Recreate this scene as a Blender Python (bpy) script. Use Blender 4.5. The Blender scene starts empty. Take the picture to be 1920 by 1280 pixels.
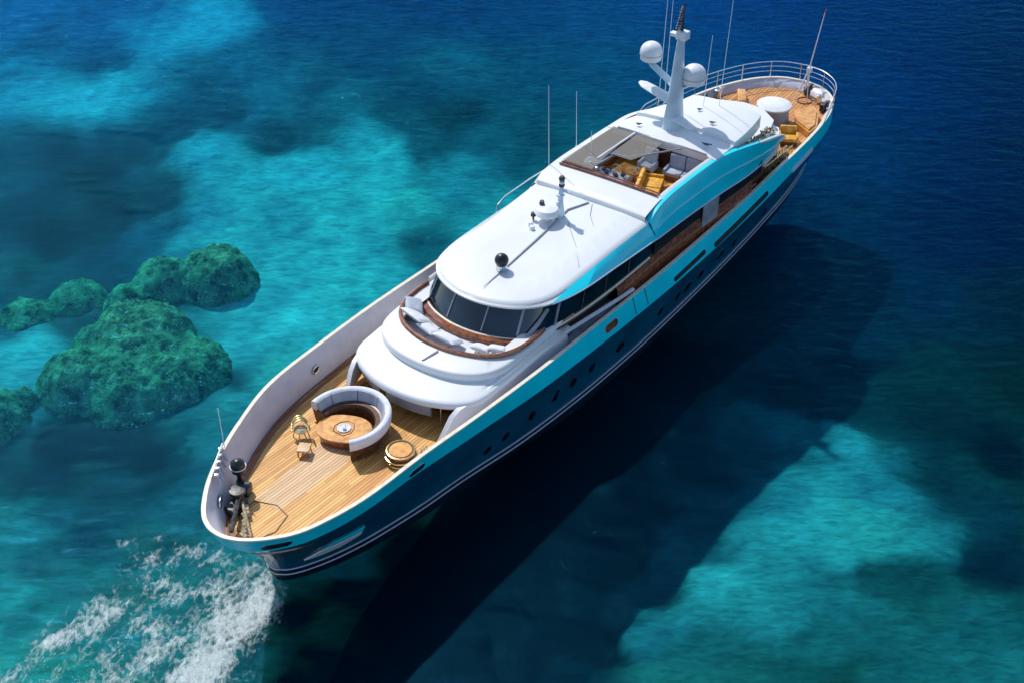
import bpy, bmesh, math, random
import numpy as np
from mathutils import Vector, Matrix, noise
from math import sin, cos, radians, pi, sqrt, atan2, tan, exp
R = random.Random(7)
SC = bpy.context.scene
# ------------------------------------------------------------ camera, world, sun, exposure
cam_d = bpy.data.cameras.new("camera"); cam = bpy.data.objects.new("camera", cam_d)
SC.collection.objects.link(cam); SC.camera = cam
cam.location = (0, 0, 38.0); cam.rotation_euler = (radians(90 - 37.0), 0, 0)
cam_d.sensor_width = 36.0; cam_d.lens = 36.0 * 2450 / 1920; cam_d.clip_end = 8000; cam_d.clip_start = 0.5
PSI = radians(34.8)
AFT = Vector((sin(PSI), cos(PSI), 0)); PORT = Vector((cos(PSI), -sin(PSI), 0))
ORIGIN = Vector((-9.087, 35.156, 0))
SUN_EL = radians(50)
shadow = (-AFT * 0.42 + PORT * 0.91).normalized()
sun_to = Vector((-shadow.x * cos(SUN_EL), -shadow.y * cos(SUN_EL), sin(SUN_EL)))
W = bpy.data.worlds.new("World"); SC.world = W; W.use_nodes = True
wn = W.node_tree.nodes; bg = wn["Background"]
sky = wn.new("ShaderNodeTexSky"); sky.sky_type = 'NISHITA'; sky.sun_disc = False
sky.sun_elevation = SUN_EL; sky.sun_rotation = atan2(sun_to.x, sun_to.y); sky.air_density = 1.0; sky.dust_density = 0.6; sky.ozone_density = 1.5
W.node_tree.links.new(sky.outputs[0], bg.inputs[0]); bg.inputs[1].default_value = 0.14
sl = bpy.data.lights.new("sun", 'SUN'); sl.energy = 3.2; sl.angle = radians(1.0); sl.color = (1.0, 0.95, 0.88)
so = bpy.data.objects.new("sun", sl); SC.collection.objects.link(so)
so.rotation_euler = sun_to.to_track_quat('Z', 'Y').to_euler()
SC.view_settings.view_transform = 'Standard'; SC.view_settings.look = 'None'
SC.view_settings.exposure = 0.22; SC.view_settings.gamma = 1.0
SC.cycles.max_bounces = 8; SC.cycles.transparent_max_bounces = 12; SC.cycles.caustics_refractive = False; SC.cycles.caustics_reflective = False

YM = Matrix.Translation(ORIGIN) @ Matrix.Rotation(atan2(-cos(PSI), -sin(PSI)), 4, 'Z')
# ------------------------------------------------------------ materials
def newmat(name):
    m = bpy.data.materials.new(name); m.use_nodes = True
    return m, m.node_tree.nodes, m.node_tree.links, m.node_tree.nodes["Principled BSDF"]
def mat(name, col, rough=0.4, metal=0.0, var=0.06, scale=3.0, bump=0.0, bscale=30.0, coat=0.0, spec=0.5, alpha=1.0, col2=None):
    m, n, l, b = newmat(name)
    tc = n.new("ShaderNodeTexCoord"); ns = n.new("ShaderNodeTexNoise"); ns.inputs["Scale"].default_value = scale; ns.inputs["Detail"].default_value = 6
    l.new(tc.outputs["Object"], ns.inputs["Vector"])
    mx = n.new("ShaderNodeMix"); mx.data_type = 'RGBA'
    c2 = col2 if col2 else tuple(c * (1 - var * 2.2) for c in col)
    mx.inputs["A"].default_value = (*c2, 1); mx.inputs["B"].default_value = (*[min(1, c * (1 + var)) for c in col], 1)
    mr = n.new("ShaderNodeMapRange"); mr.inputs[1].default_value = 0.3; mr.inputs[2].default_value = 0.7
    l.new(ns.outputs[0], mr.inputs[0]); l.new(mr.outputs[0], mx.inputs[0]); l.new(mx.outputs["Result"], b.inputs["Base Color"])
    b.inputs["Roughness"].default_value = rough; b.inputs["Metallic"].default_value = metal
    b.inputs["Coat Weight"].default_value = coat; b.inputs["Specular IOR Level"].default_value = spec; b.inputs["Alpha"].default_value = alpha
    if bump > 0:
        n2 = n.new("ShaderNodeTexNoise"); n2.inputs["Scale"].default_value = bscale; n2.inputs["Detail"].default_value = 4
        bp = n.new("ShaderNodeBump"); bp.inputs["Strength"].default_value = bump; bp.inputs["Distance"].default_value = 0.02
        l.new(tc.outputs["Object"], n2.inputs["Vector"]); l.new(n2.outputs[0], bp.inputs["Height"]); l.new(bp.outputs[0], b.inputs["Normal"])
    return m
M = {}
M['white'] = mat("white_gelcoat", (.76, .78, .775), .28, var=.02, scale=.6, coat=.3, bump=.04, bscale=2.5)
M['whitein'] = mat("bulwark_lining_paint", (.62, .60, .66), .4, var=.05, scale=1.5)
M['turq'] = mat("turquoise_paint", (.0, .72, .86), .3, var=.05, scale=.8, coat=.2)
M['navy'] = mat("navy_hull_paint", (.004, .085, .155), .16, var=.15, scale=.5, coat=.6, col2=(.003, .055, .11))
M['antifoul'] = mat("antifouling", (.004, .012, .03), .4, var=.2)
M['stripe'] = mat("stripe_paint", (.55, .62, .75), .35, var=.05)
M['cream'] = mat("cream_caprail", (.80, .74, .58), .35, var=.08, scale=4)
M['varnish'] = mat("varnished_mahogany", (.30, .095, .035), .22, var=.3, scale=5, coat=.8)
M['darkwood'] = mat("dark_wood", (.13, .052, .022), .4, var=.3, scale=5)
M['glass'] = mat("dark_tinted_glass", (.006, .018, .035), .04, var=.4, scale=.7, spec=.9)
M['hullglass'] = mat("porthole_glass", (.003, .010, .02), .08, var=.2)
M['chrome'] = mat("polished_steel", (.75, .78, .80), .18, metal=1.0, var=.05)
M['brass'] = mat("brass", (.80, .58, .25), .28, metal=.85, var=.2, scale=8)
M['black'] = mat("black_plastic", (.012, .016, .02), .35, var=.3)
M['grey'] = mat("grey_panel", (.30, .33, .38), .45, var=.12, scale=2)
M['greyd'] = mat("dark_grey_mechanism", (.07, .075, .08), .45, var=.4, scale=7, metal=.3)
M['cushion'] = mat("white_upholstery", (.72, .74, .77), .85, var=.07, scale=3, bump=.5, bscale=14)
M['greycush'] = mat("blue_grey_upholstery", (.42, .48, .56), .85, var=.08, scale=3, bump=.4, bscale=10)
M['brownseat'] = mat("brown_seat", (.12, .055, .03), .6, var=.2, scale=5)
M['orange'] = mat("honey_wood", (.78, .40, .09), .3, var=.18, scale=3.5, coat=.4, col2=(.50, .20, .035))
M['yellow'] = mat("yellow_leather", (.75, .42, .05), .5, var=.25, scale=5, col2=(.50, .22, .02))
M['radome'] = mat("radome_white", (.78, .80, .82), .35, var=.03)
M['mastp'] = mat("mast_paint", (.52, .66, .75), .3, var=.06, scale=1.5)
M['rope'] = mat("rope", (.45, .38, .24), .8, var=.35, scale=12, bump=.6, bscale=40)
M['red'] = mat("red_paint", (.55, .08, .06), .4)
M['seam'] = mat("seam_grey", (.33, .36, .40), .6, var=.1)
M['plant'] = mat("planter_foliage", (.10, .13, .05), .7, var=.5, scale=6, col2=(.20, .10, .05))
M['flower'] = mat("white_flowers", (.75, .66, .58), .7, var=.2, scale=6)

def tintglass(name, col, a):
    m = bpy.data.materials.new(name); m.use_nodes = True; n = m.node_tree.nodes; l = m.node_tree.links; n.clear()
    o = n.new("ShaderNodeOutputMaterial"); t = n.new("ShaderNodeBsdfTransparent"); g = n.new("ShaderNodeBsdfPrincipled")
    t.inputs[0].default_value = (.72, .76, .78, 1)
    g.inputs["Base Color"].default_value = (*col, 1); g.inputs["Roughness"].default_value = .1
    mx = n.new("ShaderNodeMixShader"); mx.inputs[0].default_value = a
    l.new(t.outputs[0], mx.inputs[1]); l.new(g.outputs[0], mx.inputs[2]); l.new(mx.outputs[0], o.inputs[0])
    return m
M['haze_glass'] = tintglass("clear_roof_glass", (.62, .56, .48), .26)

def teak(name, a, b, w=0.11, caulk=(.10, .05, .025), ang=0.0, amp=0.0):
    m, n, l, p = newmat(name)
    tc = n.new("ShaderNodeTexCoord"); mp = n.new("ShaderNodeMapping"); mp.inputs["Rotation"].default_value[2] = ang
    l.new(tc.outputs["Object"], mp.inputs[0]); sx = n.new("ShaderNodeSeparateXYZ"); l.new(mp.outputs[0], sx.inputs[0])
    dv = n.new("ShaderNodeMath"); dv.operation = 'DIVIDE'; dv.inputs[1].default_value = w; l.new(sx.outputs[1], dv.inputs[0])
    fr = n.new("ShaderNodeMath"); fr.operation = 'FRACT'; l.new(dv.outputs[0], fr.inputs[0])
    fl = n.new("ShaderNodeMath"); fl.operation = 'FLOOR'; l.new(dv.outputs[0], fl.inputs[0])
    wn_ = n.new("ShaderNodeTexWhiteNoise"); wn_.noise_dimensions = '2D'
    ln = n.new("ShaderNodeMath"); ln.operation = 'DIVIDE'; ln.inputs[1].default_value = 2.3; l.new(sx.outputs[0], ln.inputs[0])
    off = n.new("ShaderNodeMath"); off.operation = 'MULTIPLY_ADD'; off.inputs[1].default_value = .37; l.new(fl.outputs[0], off.inputs[0]); l.new(ln.outputs[0], off.inputs[2])
    f2 = n.new("ShaderNodeMath"); f2.operation = 'FLOOR'; l.new(off.outputs[0], f2.inputs[0])
    cx = n.new("ShaderNodeCombineXYZ"); l.new(fl.outputs[0], cx.inputs[0]); l.new(f2.outputs[0], cx.inputs[1]); l.new(cx.outputs[0], wn_.inputs["Vector"])
    ns = n.new("ShaderNodeTexNoise"); ns.inputs["Scale"].default_value = 1.3; ns.inputs["Detail"].default_value = 8
    mp2 = n.new("ShaderNodeMapping"); mp2.inputs["Scale"].default_value = (.6, 4, 1); l.new(mp.outputs[0], mp2.inputs[0]); l.new(mp2.outputs[0], ns.inputs["Vector"])
    ad = n.new("ShaderNodeMath"); ad.operation = 'MULTIPLY_ADD'; ad.inputs[1].default_value = .55; l.new(wn_.outputs[0], ad.inputs[0]); l.new(ns.outputs[0], ad.inputs[2])
    mr = n.new("ShaderNodeMapRange"); mr.inputs[1].default_value = .35; mr.inputs[2].default_value = 1.15; l.new(ad.outputs[0], mr.inputs[0])
    mx = n.new("ShaderNodeMix"); mx.data_type = 'RGBA'; mx.inputs["A"].default_value = (*a, 1); mx.inputs["B"].default_value = (*b, 1); l.new(mr.outputs[0], mx.inputs[0])
    c1 = n.new("ShaderNodeMath"); c1.operation = 'LESS_THAN'; c1.inputs[1].default_value = .2; l.new(fr.outputs[0], c1.inputs[0])
    m2 = n.new("ShaderNodeMix"); m2.data_type = 'RGBA'; m2.inputs["B"].default_value = (*caulk, 1); l.new(mx.outputs["Result"], m2.inputs["A"])
    sc_ = n.new("ShaderNodeMath"); sc_.operation = 'MULTIPLY'; sc_.inputs[1].default_value = .75; l.new(c1.outputs[0], sc_.inputs[0]); l.new(sc_.outputs[0], m2.inputs[0])
    l.new(m2.outputs["Result"], p.inputs["Base Color"]); p.inputs["Roughness"].default_value = .5
    return m
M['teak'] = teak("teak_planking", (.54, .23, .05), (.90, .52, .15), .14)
M['teaklight'] = teak("pale_teak_planking", (.60, .36, .17), (.80, .55, .30), .14)
M['shadewood'] = teak("deck_shade_wood", (.20, .085, .035), (.34, .15, .06), .12)  # darker wood tone, holds the bulwark's shade on the deck edge
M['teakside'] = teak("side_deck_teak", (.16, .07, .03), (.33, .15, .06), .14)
M['teakaft'] = teak("aft_deck_teak", (.46, .19, .05), (.76, .38, .12), .2)

# ------------------------------------------------------------ mesh helpers (all coordinates are in the yacht frame: X forward, Y port, Z up)
class MB:
    def __init__(s): s.v = []; s.f = []; s.m = []
    def add(s, vs, fs, mi=0):
        o = len(s.v); s.v += [tuple(x) for x in vs]; s.f += [tuple(i + o for i in f) for f in fs]; s.m += [mi] * len(fs); return o
    def box(s, c, d, rz=0, ry=0, rx=0, mi=0, taper=1.0, bev=0.0):
        Rm = Matrix.Rotation(rz, 3, 'Z') @ Matrix.Rotation(ry, 3, 'Y') @ Matrix.Rotation(rx, 3, 'X')
        bm = bmesh.new(); bmesh.ops.create_cube(bm, size=1)
        for v in bm.verts:
            k = taper if v.co.z > 0 else 1
            v.co = Vector((v.co.x * d[0] * k, v.co.y * d[1] * k, v.co.z * d[2]))
        if bev > 0: bmesh.ops.bevel(bm, geom=bm.edges[:], offset=bev, segments=3, affect='EDGES', profile=.5)
        bm.verts.index_update()
        s.add([Rm @ v.co + Vector(c) for v in bm.verts], [[v.index for v in f.verts] for f in bm.faces], mi); bm.free()
    def tube(s, pts, r, n=8, mi=0, closed=False, cap=True):
        P = [Vector(p) for p in pts]; rs = r if isinstance(r, (list, tuple)) else [r] * len(P); L = len(P); vs = []
        for i, p in enumerate(P):
            if closed: t = P[(i + 1) % L] - P[i - 1]
            else: t = P[min(i + 1, L - 1)] - P[max(i - 1, 0)]
            t.normalize(); up = Vector((0, 0, 1)) if abs(t.z) < .9 else Vector((1, 0, 0))
            a = t.cross(up).normalized(); b = a.cross(t)
            vs += [p + (a * cos(2 * pi * k / n) + b * sin(2 * pi * k / n)) * rs[i] for k in range(n)]
        fs = []
        for i in range(L if closed else L - 1):
            j = (i + 1) % L
            fs += [(i * n + k, i * n + (k + 1) % n, j * n + (k + 1) % n, j * n + k) for k in range(n)]
        if cap and not closed: fs += [tuple(range(n))[::-1], tuple((L - 1) * n + k for k in range(n))]
        s.add(vs, fs, mi)
    def lathe(s, prof, c=(0, 0, 0), n=28, mi=0, sx=1, sy=1, rz=0):
        vs = []; fs = []; m = len(prof)
        for k in range(n):
            a = 2 * pi * k / n
            for r, z in prof:
                x, y = r * cos(a) * sx, r * sin(a) * sy
                vs.append((c[0] + x * cos(rz) - y * sin(rz), c[1] + x * sin(rz) + y * cos(rz), c[2] + z))
        for k in range(n):
            j = (k + 1) % n
            fs += [(k * m + i, j * m + i, j * m + i + 1, k * m + i + 1) for i in range(m - 1)]
        if prof[0][0] > 1e-4: fs.append(tuple(k * m for k in range(n))[::-1])
        if prof[-1][0] > 1e-4: fs.append(tuple(k * m + m - 1 for k in range(n)))
        s.add(vs, fs, mi)
    def grid(s, rows, mi=0, close=False):
        w = len(rows[0]); vs = [p for r in rows for p in r]; fs = []
        for i in range(len(rows) - 1):
            for j in range(w if close else w - 1):
                k = (j + 1) % w
                fs.append((i * w + j, i * w + k, (i + 1) * w + k, (i + 1) * w + j))
        s.add(vs, fs, mi)
    def prism(s, poly, axis, a, b, mi=0):
        # poly of 2D points; axis 'z','y','x' is the extrusion axis
        def q(p, t): return (p[0], p[1], t) if axis == 'z' else ((p[0], t, p[1]) if axis == 'y' else (t, p[0], p[1]))
        n = len(poly)
        s.add([q(p, a) for p in poly] + [q(p, b) for p in poly], [tuple(range(n))[::-1], tuple(range(n, 2 * n))] + [(i, (i + 1) % n, n + (i + 1) % n, n + i) for i in range(n)], mi)

def build(name, mb, mats, parent=None, base=None, smooth=True, ang=35, merge=True, solid=0.0):
    me = bpy.data.meshes.new(name); b0 = Vector(base) if base else Vector((0, 0, 0))
    me.from_pydata([tuple(Vector(v) - b0) for v in mb.v], [], mb.f)
    mats = mats if isinstance(mats, (list, tuple)) else [mats]
    for m in mats: me.materials.append(m)
    me.polygons.foreach_set('material_index', mb.m); me.validate()
    bm = bmesh.new(); bm.from_mesh(me)
    if merge: bmesh.ops.remove_doubles(bm, verts=bm.verts, dist=1e-4)
    bmesh.ops.recalc_face_normals(bm, faces=bm.faces)
    if solid: bmesh.ops.solidify(bm, geom=bm.faces[:], thickness=solid)
    bm.to_mesh(me); bm.free(); me.update()
    if smooth: me.shade_smooth(); me.set_sharp_from_angle(angle=radians(ang))
    o = bpy.data.objects.new(name, me); SC.collection.objects.link(o)
    if parent is not None: o.parent = parent
    return o
def tag(o, label=None, cat=None, group=None, kind=None):
    if label: o['label'] = label
    if cat: o['category'] = cat
    if group: o['group'] = group
    if kind: o['kind'] = kind
    return o
def thing(name, base, label, cat, group=None):
    o = bpy.data.objects.new(name, None); SC.collection.objects.link(o); o.empty_display_size = .3
    o.matrix_world = YM @ Matrix.Translation(base); return tag(o, label, cat, group)
def single(name, mb, mats, base, label, cat, group=None, **k):
    o = build(name, mb, mats, None, base, **k); o.matrix_world = YM @ Matrix.Translation(base); return tag(o, label, cat, group)

def hermite(tab, x):
    # smooth interpolation in a table of (x, y...) sorted by x
    n = len(tab)
    if x <= tab[0][0]: return tab[0][1]
    if x >= tab[-1][0]: return tab[-1][1]
    i = 0
    while tab[i + 1][0] < x: i += 1
    x0, y0 = tab[i]; x1, y1 = tab[i + 1]; h = x1 - x0; t = (x - x0) / h
    d = (y1 - y0) / h
    m0 = d if i == 0 else .5 * (d + (y0 - tab[i - 1][1]) / (x0 - tab[i - 1][0]))
    m1 = d if i == n - 2 else .5 * (d + (tab[i + 2][1] - y1) / (tab[i + 2][0] - x1))
    return (2 * t**3 - 3 * t**2 + 1) * y0 + (t**3 - 2 * t**2 + t) * h * m0 + (-2 * t**3 + 3 * t**2) * y1 + (t**3 - t**2) * h * m1
class Curve:
    # plan curve given by points (X, half breadth) from the nose aft; t in [-1, 1], 0 is the nose, +1 the port aft end
    def __init__(s, pts, sub=10):
        P = [Vector(p) for p in pts]; n = len(P); D = []
        Q = [Vector((P[1].x, -P[1].y))] + P + [P[-1] * 2 - P[-2]]
        for i in range(n - 1):
            p0, p1, p2, p3 = Q[i], Q[i + 1], Q[i + 2], Q[i + 3]
            for k in range(sub):
                t = k / sub
                D.append(.5 * ((2 * p1) + (p2 - p0) * t + (2 * p0 - 5 * p1 + 4 * p2 - p3) * t * t + (3 * p1 - p0 - 3 * p2 + p3) * t**3))
        D.append(P[-1]); s.D = D; s.L = [0.0]
        for a, b in zip(D, D[1:]): s.L.append(s.L[-1] + (b - a).length)
        s.T = s.L[-1]
    def at(s, t, c=0.0, z=0.0):
        u = min(abs(t), 1) * s.T; x = float(np.interp(u, s.L, [d.x for d in s.D])); y = float(np.interp(u, s.L, [d.y for d in s.D]))
        zz = z(x) if callable(z) else z; cc = c(x) if callable(c) else c
        return Vector((x, (y if t >= 0 else -y) + cc, zz))
    def t_at_x(s, X):
        xs = [d.x for d in s.D]
        return float(np.interp(-X, [-x for x in xs], s.L)) / s.T
def inset(pts, d):
    P = [Vector(p) for p in pts]; out = []
    for i, p in enumerate(P):
        a = P[i - 1] if i > 0 else Vector((P[1].x, -P[1].y)); b = P[i + 1] if i < len(P) - 1 else p * 2 - P[i - 1]
        t = (b - a).normalized(); nrm = Vector((t.y, -t.x))      # towards the inside
        if i == 0: nrm = Vector((-1, 0))
        elif nrm.y > 0: nrm = -nrm
        q = p + nrm * d; out.append((q.x, max(q.y, 0.0)))
    out[0] = (P[0].x - d, 0.0)
    return out
def ts(n, a=-1.0, b=1.0): return [a + (b - a) * i / n for i in range(n + 1)]
def loft(mb, levels, T, mi=0, mis=None):
    rows = [[cv.at(t, c, z) for t in T] for cv, c, z in levels]
    for i in range(len(rows) - 1): mb.grid(rows[i:i + 2], mis[i] if mis else mi)
def fill(mb, cv, c, z, T, mi=0, across=4):
    # surface between the port and starboard halves of a curve, T positive values
    rows = []
    for t in T:
        a = cv.at(-t, c, z); b = cv.at(t, c, z); rows.append([a.lerp(b, k / across) for k in range(across + 1)])
    mb.grid(rows, mi)
# ------------------------------------------------------------ the yacht: hull
yacht = thing("motor_yacht", (0, 0, 0), "long motor yacht with dark blue hull, turquoise bulwarks, white roofs and teak decks", "yacht")
ZS = [(-46, 3.5), (-38, 3.55), (-30, 3.68), (-22, 3.9), (-16, 4.12), (-8, 4.5), (-2, 4.85), (1, 5.03), (3, 5.12)]
def zs(x): return hermite(ZS, x)
CC = [(-46, 1.1), (-44, .95), (-40, .45), (-35, .1), (-28, 0), (-22, -.05), (-16, -.2), (-8, -.32), (-4.5, -.28), (-1.8, .12), (0, .38), (1.5, .55), (3, .5)]
def cc(x): return hermite(CC, x)
CAP = Curve([(2.98, 0), (2.92, .45), (2.62, 1.05), (2.0, 1.7), (1.1, 2.35), (-.3, 2.95), (-1.9, 3.43), (-4.5, 3.92), (-8, 4.22), (-12, 4.42), (-16.5, 4.46), (-22, 4.5), (-28, 4.5), (-33, 4.42), (-37, 4.2), (-40, 3.82), (-42.2, 3.25), (-43.8, 2.45), (-44.8, 1.3), (-45.1, 0)])
BND = Curve([(2.66, 0), (2.58, .45), (2.25, 1.02), (1.6, 1.64), (.65, 2.26), (-.8, 2.85), (-2.6, 3.32), (-5.2, 3.78), (-8.5, 4.15), (-12, 4.5), (-16.5, 4.7), (-22, 4.8), (-28, 4.82), (-33, 4.68), (-37, 4.35), (-40, 3.9), (-42.2, 3.3), (-43.7, 2.45), (-44.6, 1.3), (-44.9, 0)])
MID = Curve([(1.3, 0), (1.2, .35), (.88, .85), (.25, 1.45), (-.6, 2.0), (-2.2, 2.75), (-4.5, 3.38), (-7, 3.74), (-10, 4.02), (-13, 4.2), (-17, 4.5), (-22, 4.68), (-28, 4.68), (-33, 4.52), (-37, 4.18), (-40, 3.75), (-42, 3.1), (-43.4, 2.2), (-44.2, 1.2), (-44.5, 0)])
BOOT = Curve([(.35, 0), (.3, .2), (.05, .58), (-.55, 1.02), (-1.6, 1.56), (-3.2, 2.15), (-5.5, 2.72), (-8, 3.12), (-11, 3.7), (-14, 4.08), (-17.5, 4.34), (-22, 4.48), (-28, 4.46), (-33, 4.3), (-37, 4.02), (-40, 3.5), (-41.8, 2.9), (-43.1, 2.1), (-43.9, 1.1), (-44.1, 0)])
WL = Curve([(.1, 0), (.04, .14), (-.2, .42), (-.8, .85), (-1.8, 1.38), (-3.5, 2.0), (-5.8, 2.58), (-8.3, 3.0), (-11.2, 3.42), (-14.2, 3.98), (-17.7, 4.24), (-22, 4.38), (-28, 4.36), (-33, 4.2), (-37, 3.92), (-40, 3.35), (-41.6, 2.8), (-42.8, 2.0), (-43.6, 1.0), (-43.8, 0)])
KEEL = Curve([(-1.4, 0), (-1.5, .02), (-1.8, .06), (-2.2, .25), (-3.2, .5), (-5, .9), (-7.5, 1.5), (-10, 2), (-13, 2.6), (-16, 3.1), (-19, 3.5), (-23, 3.8), (-28, 3.9), (-33, 3.7), (-37, 3.2), (-39.5, 2.6), (-41, 2), (-42, 1.4), (-42.6, .7), (-42.8, 0)])
def bandz(x): return zs(x) - hermite([(-46, .8), (-34, .85), (-22, .92), (-8, .95), (-4, .93), (-1, .86), (3, .8)], x)
T = [(-1 if i < 0 else 1) * (abs(i) / 130.0) ** 1.35 for i in range(-130, 131)]
kc = lambda f: (lambda x: cc(x) * f)
mb = MB()
loft(mb, [(BND, cc, bandz), (MID, kc(.75), lambda x: .5 * bandz(x) + .55), (BOOT, kc(.25), .95)], T, 0)
loft(mb, [(BOOT, kc(.25), .95), (BOOT, kc(.2), .5), (WL, kc(.1), .0)], T, 1)
loft(mb, [(WL, kc(.1), .0), (KEEL, 0, -.9)], T, 1)
hull = build("hull", mb, [M['navy'], M['antifoul']], yacht)
tag(hull, "glossy dark blue hull side")
# double boot-top stripe
for zc in (.94, .68):
    mb = MB()
    n = lambda t, z, o: BOOT.at(t, kc(.25), z) + Vector((.02 if abs(t) < .004 else 0, o * (1 if t > 0 else -1), 0))
    mb.grid([[n(t, zc - .025, .03) for t in T], [n(t, zc - .025, .055) for t in T], [n(t, zc + .025, .055) for t in T], [n(t, zc + .025, .02) for t in T]])
    build("white_stripe", mb, M['stripe'], hull)
# turquoise bulwark band: outer skin, cap, inner lining
DZ = [(-46, 3.1), (-38, 3.0), (-35, 2.85), (-31, 2.75), (-28, 2.75), (-16, 2.75), (-9, 2.98), (-5, 3.18), (-1, 3.48), (3, 3.88)]
def dz(x): return hermite(DZ, x)
def off(cv, d):      # horizontal inset of a level curve, measured along its own normal
    return Curve(inset([(p.x, p.y) for p in cv.D[::6]] + [(cv.D[-1].x, cv.D[-1].y)], d), 4)
CI = off(CAP, .16)
DI = Curve([(2.15, 0), (2.1, .42), (1.76, .98), (1.12, 1.55), (.22, 2.08), (-1.12, 2.64), (-2.9, 3.14), (-5.22, 3.52), (-8.3, 3.83), (-12, 3.98), (-16.5, 3.98), (-22, 4.02), (-28, 4.02), (-33, 3.95), (-37, 3.72), (-40, 3.35), (-42, 2.85), (-43.4, 2.1), (-44.2, 1.1), (-44.5, 0)])
mb = MB()
loft(mb, [(BND, cc, bandz), (BND, cc, lambda x: bandz(x) + .03), (CAP, cc, zs)], T, 0)
knee = [(BND, cc, bandz)]
bul = build("bulwark", mb, M['turq'], yacht); tag(bul, "turquoise painted bulwark band")
mb = MB(); MIDIN = Curve([((a.x * .7 + b.x * .3), (a.y * .7 + b.y * .3)) for a, b in [(CI.at(t), DI.at(t)) for t in [k / 60 for k in range(61)]]], 3)
def lz(f): return lambda x: zs(x) * f + dz(x) * (1 - f)
loft(mb, [(CI, cc, lz(1.0)), (MIDIN, cc, lz(.66)), (off(MIDIN, .05), cc, lz(.6)), (DI, cc, lambda x: dz(x) - .03)], T, 0)
lining = build("inner_lining", mb, M['whitein'], bul)
mb = MB()
loft(mb, [(CAP, cc, lambda x: zs(x) - .03), (CAP, cc, lambda x: zs(x) + .03), (CI, cc, lambda x: zs(x) + .03), (CI, cc, lambda x: zs(x) - .03)], T, 0)
build("cap_rail", mb, M['cream'], bul)
# decks
tt = lambda cv, X: cv.t_at_x(X)
def deck(name, xa, xb, m, parent, n=40):
    mb = MB(); DX = off(DI, -.04)
    a, b = tt(DX, xa), tt(DX, xb)
    fill(mb, DX, cc, dz, [a + (b - a) * (i / n) for i in range(n + 1)], 0, 6); return build(name, mb, m, parent, smooth=True)
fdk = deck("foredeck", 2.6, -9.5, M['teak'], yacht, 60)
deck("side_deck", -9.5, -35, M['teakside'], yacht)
deck("aft_deck", -35, -44.7, M['teakaft'], yacht)
# pale centre planking and the hatch outline let into the foredeck
mb = MB(); rows = []
for i in range(21):
    x = -.3 - 5.3 * i / 20; rows.append([(x, c_, dz(x) + .006) for c_ in (-.95 - .018 * i, -.45, .05, .22 + .012 * i)])
mb.grid(rows); build("centre_planking", mb, M['teaklight'], fdk)
mb = MB()
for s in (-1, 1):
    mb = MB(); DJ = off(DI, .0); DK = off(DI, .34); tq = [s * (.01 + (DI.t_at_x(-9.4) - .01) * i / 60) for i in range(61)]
    mb.grid([[DJ.at(t, cc, lambda x: dz(x) + .008) for t in tq], [DK.at(t, cc, lambda x: dz(x) + .008) for t in tq]]); build("deck_shade_strip", mb, M['shadewood'], fdk)  # dark strip painting the bulwark's cast shadow along the foredeck edge
mb = MB()
hp = [(1.5, -.15), (1.45, .75), (.7, 1.0), (-.25, .72), (-.45, 0), (-.1, -.85), (.7, -.75)]
mb.tube([(x, y, dz(x) + .012) for x, y in hp], .022, 6, closed=True); build("deck_hatch", mb, M['darkwood'], fdk)
for s in (-1, 1):
    mb = MB(); mb.tube([DI.at(s * t, lambda x: cc(x) - s * .12, lambda x: dz(x) + .01) for t in [.004 + .3 * i / 60 for i in range(61)]], .04, 6)
    build("waterway_trim", mb, M['varnish'], fdk)

from mathutils.bvhtree import BVHTree
_v = []; _p = []
for o_ in (hull, bul):
    k_ = len(_v); _v += [v.co.copy() for v in o_.data.vertices]; _p += [[i + k_ for i in f.vertices] for f in o_.data.polygons]
HBV = BVHTree.FromPolygons(_v, _p)
# hull ports, fairleads, slots in the bulwark
def hullframe(X, z, cv0=BOOT, z0=.95, side=1):
    # point on the port topside at station X and height z, with tangent frame
    def P(x, zz):
        h = HBV.ray_cast(Vector((x, 12 * side, zz)), Vector((0, -side, 0)))
        if h[0] is not None: return h[0]
        return P0(x, zz)
    def P0(x, zz):
        lv = [(BOOT, kc(.25), .95), (MID, kc(.75), .5 * bandz(x) + .55), (BND, cc, bandz(x)), (CAP, cc, zs(x))]
        ys = []
        for cv, c, zl in lv:
            t = cv.t_at_x(x); p = cv.at(t * side, c, zl); ys.append((zl, p.y))
        return Vector((x, float(np.interp(zz, [a[0] for a in ys], [a[1] for a in ys])), zz))
    p = P(X, z); tx = (P(X + .3, z) - P(X - .3, z)).normalized(); tz = (P(X, z + .1) - P(X, z - .1)).normalized()
    nn = tx.cross(tz); nn = nn if nn.y * side > 0 else -nn
    return p, tx, tz, nn.normalized()
def plate(mb, X, z, poly, th, side=1, lift=.0, mi=0):
    p, tx, tz, nn = hullframe(X, z, side=side); q = []
    for i, a in enumerate(poly):
        b = poly[(i + 1) % len(poly)]; m_ = max(1, int(sqrt((a[0] - b[0]) ** 2 + (a[1] - b[1]) ** 2) / .12)); q += [(a[0] + (b[0] - a[0]) * k / m_, a[1] + (b[1] - a[1]) * k / m_) for k in range(m_)]
    n = len(q); ca = sum(a for a, b in q) / n; cb = sum(b for a, b in q) / n; K = max(2, int(max(abs(a - ca) for a, b in q) / .12))
    rows = [[hullframe(X + a, z + b, side=side)[0] - nn * .03 for a, b in q]]
    for k in range(K + 1):
        f = 1 - k / K; rows.append([hullframe(X + ca + (a - ca) * f, z + cb + (b - cb) * f, side=side)[0] + nn * (th + lift) for a, b in q])
    mb.grid(rows, mi, close=True)
def ell(a, b, n=20, ph=0): return [(a * cos(2 * pi * k / n + ph), b * sin(2 * pi * k / n + ph)) for k in range(n)]
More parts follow.
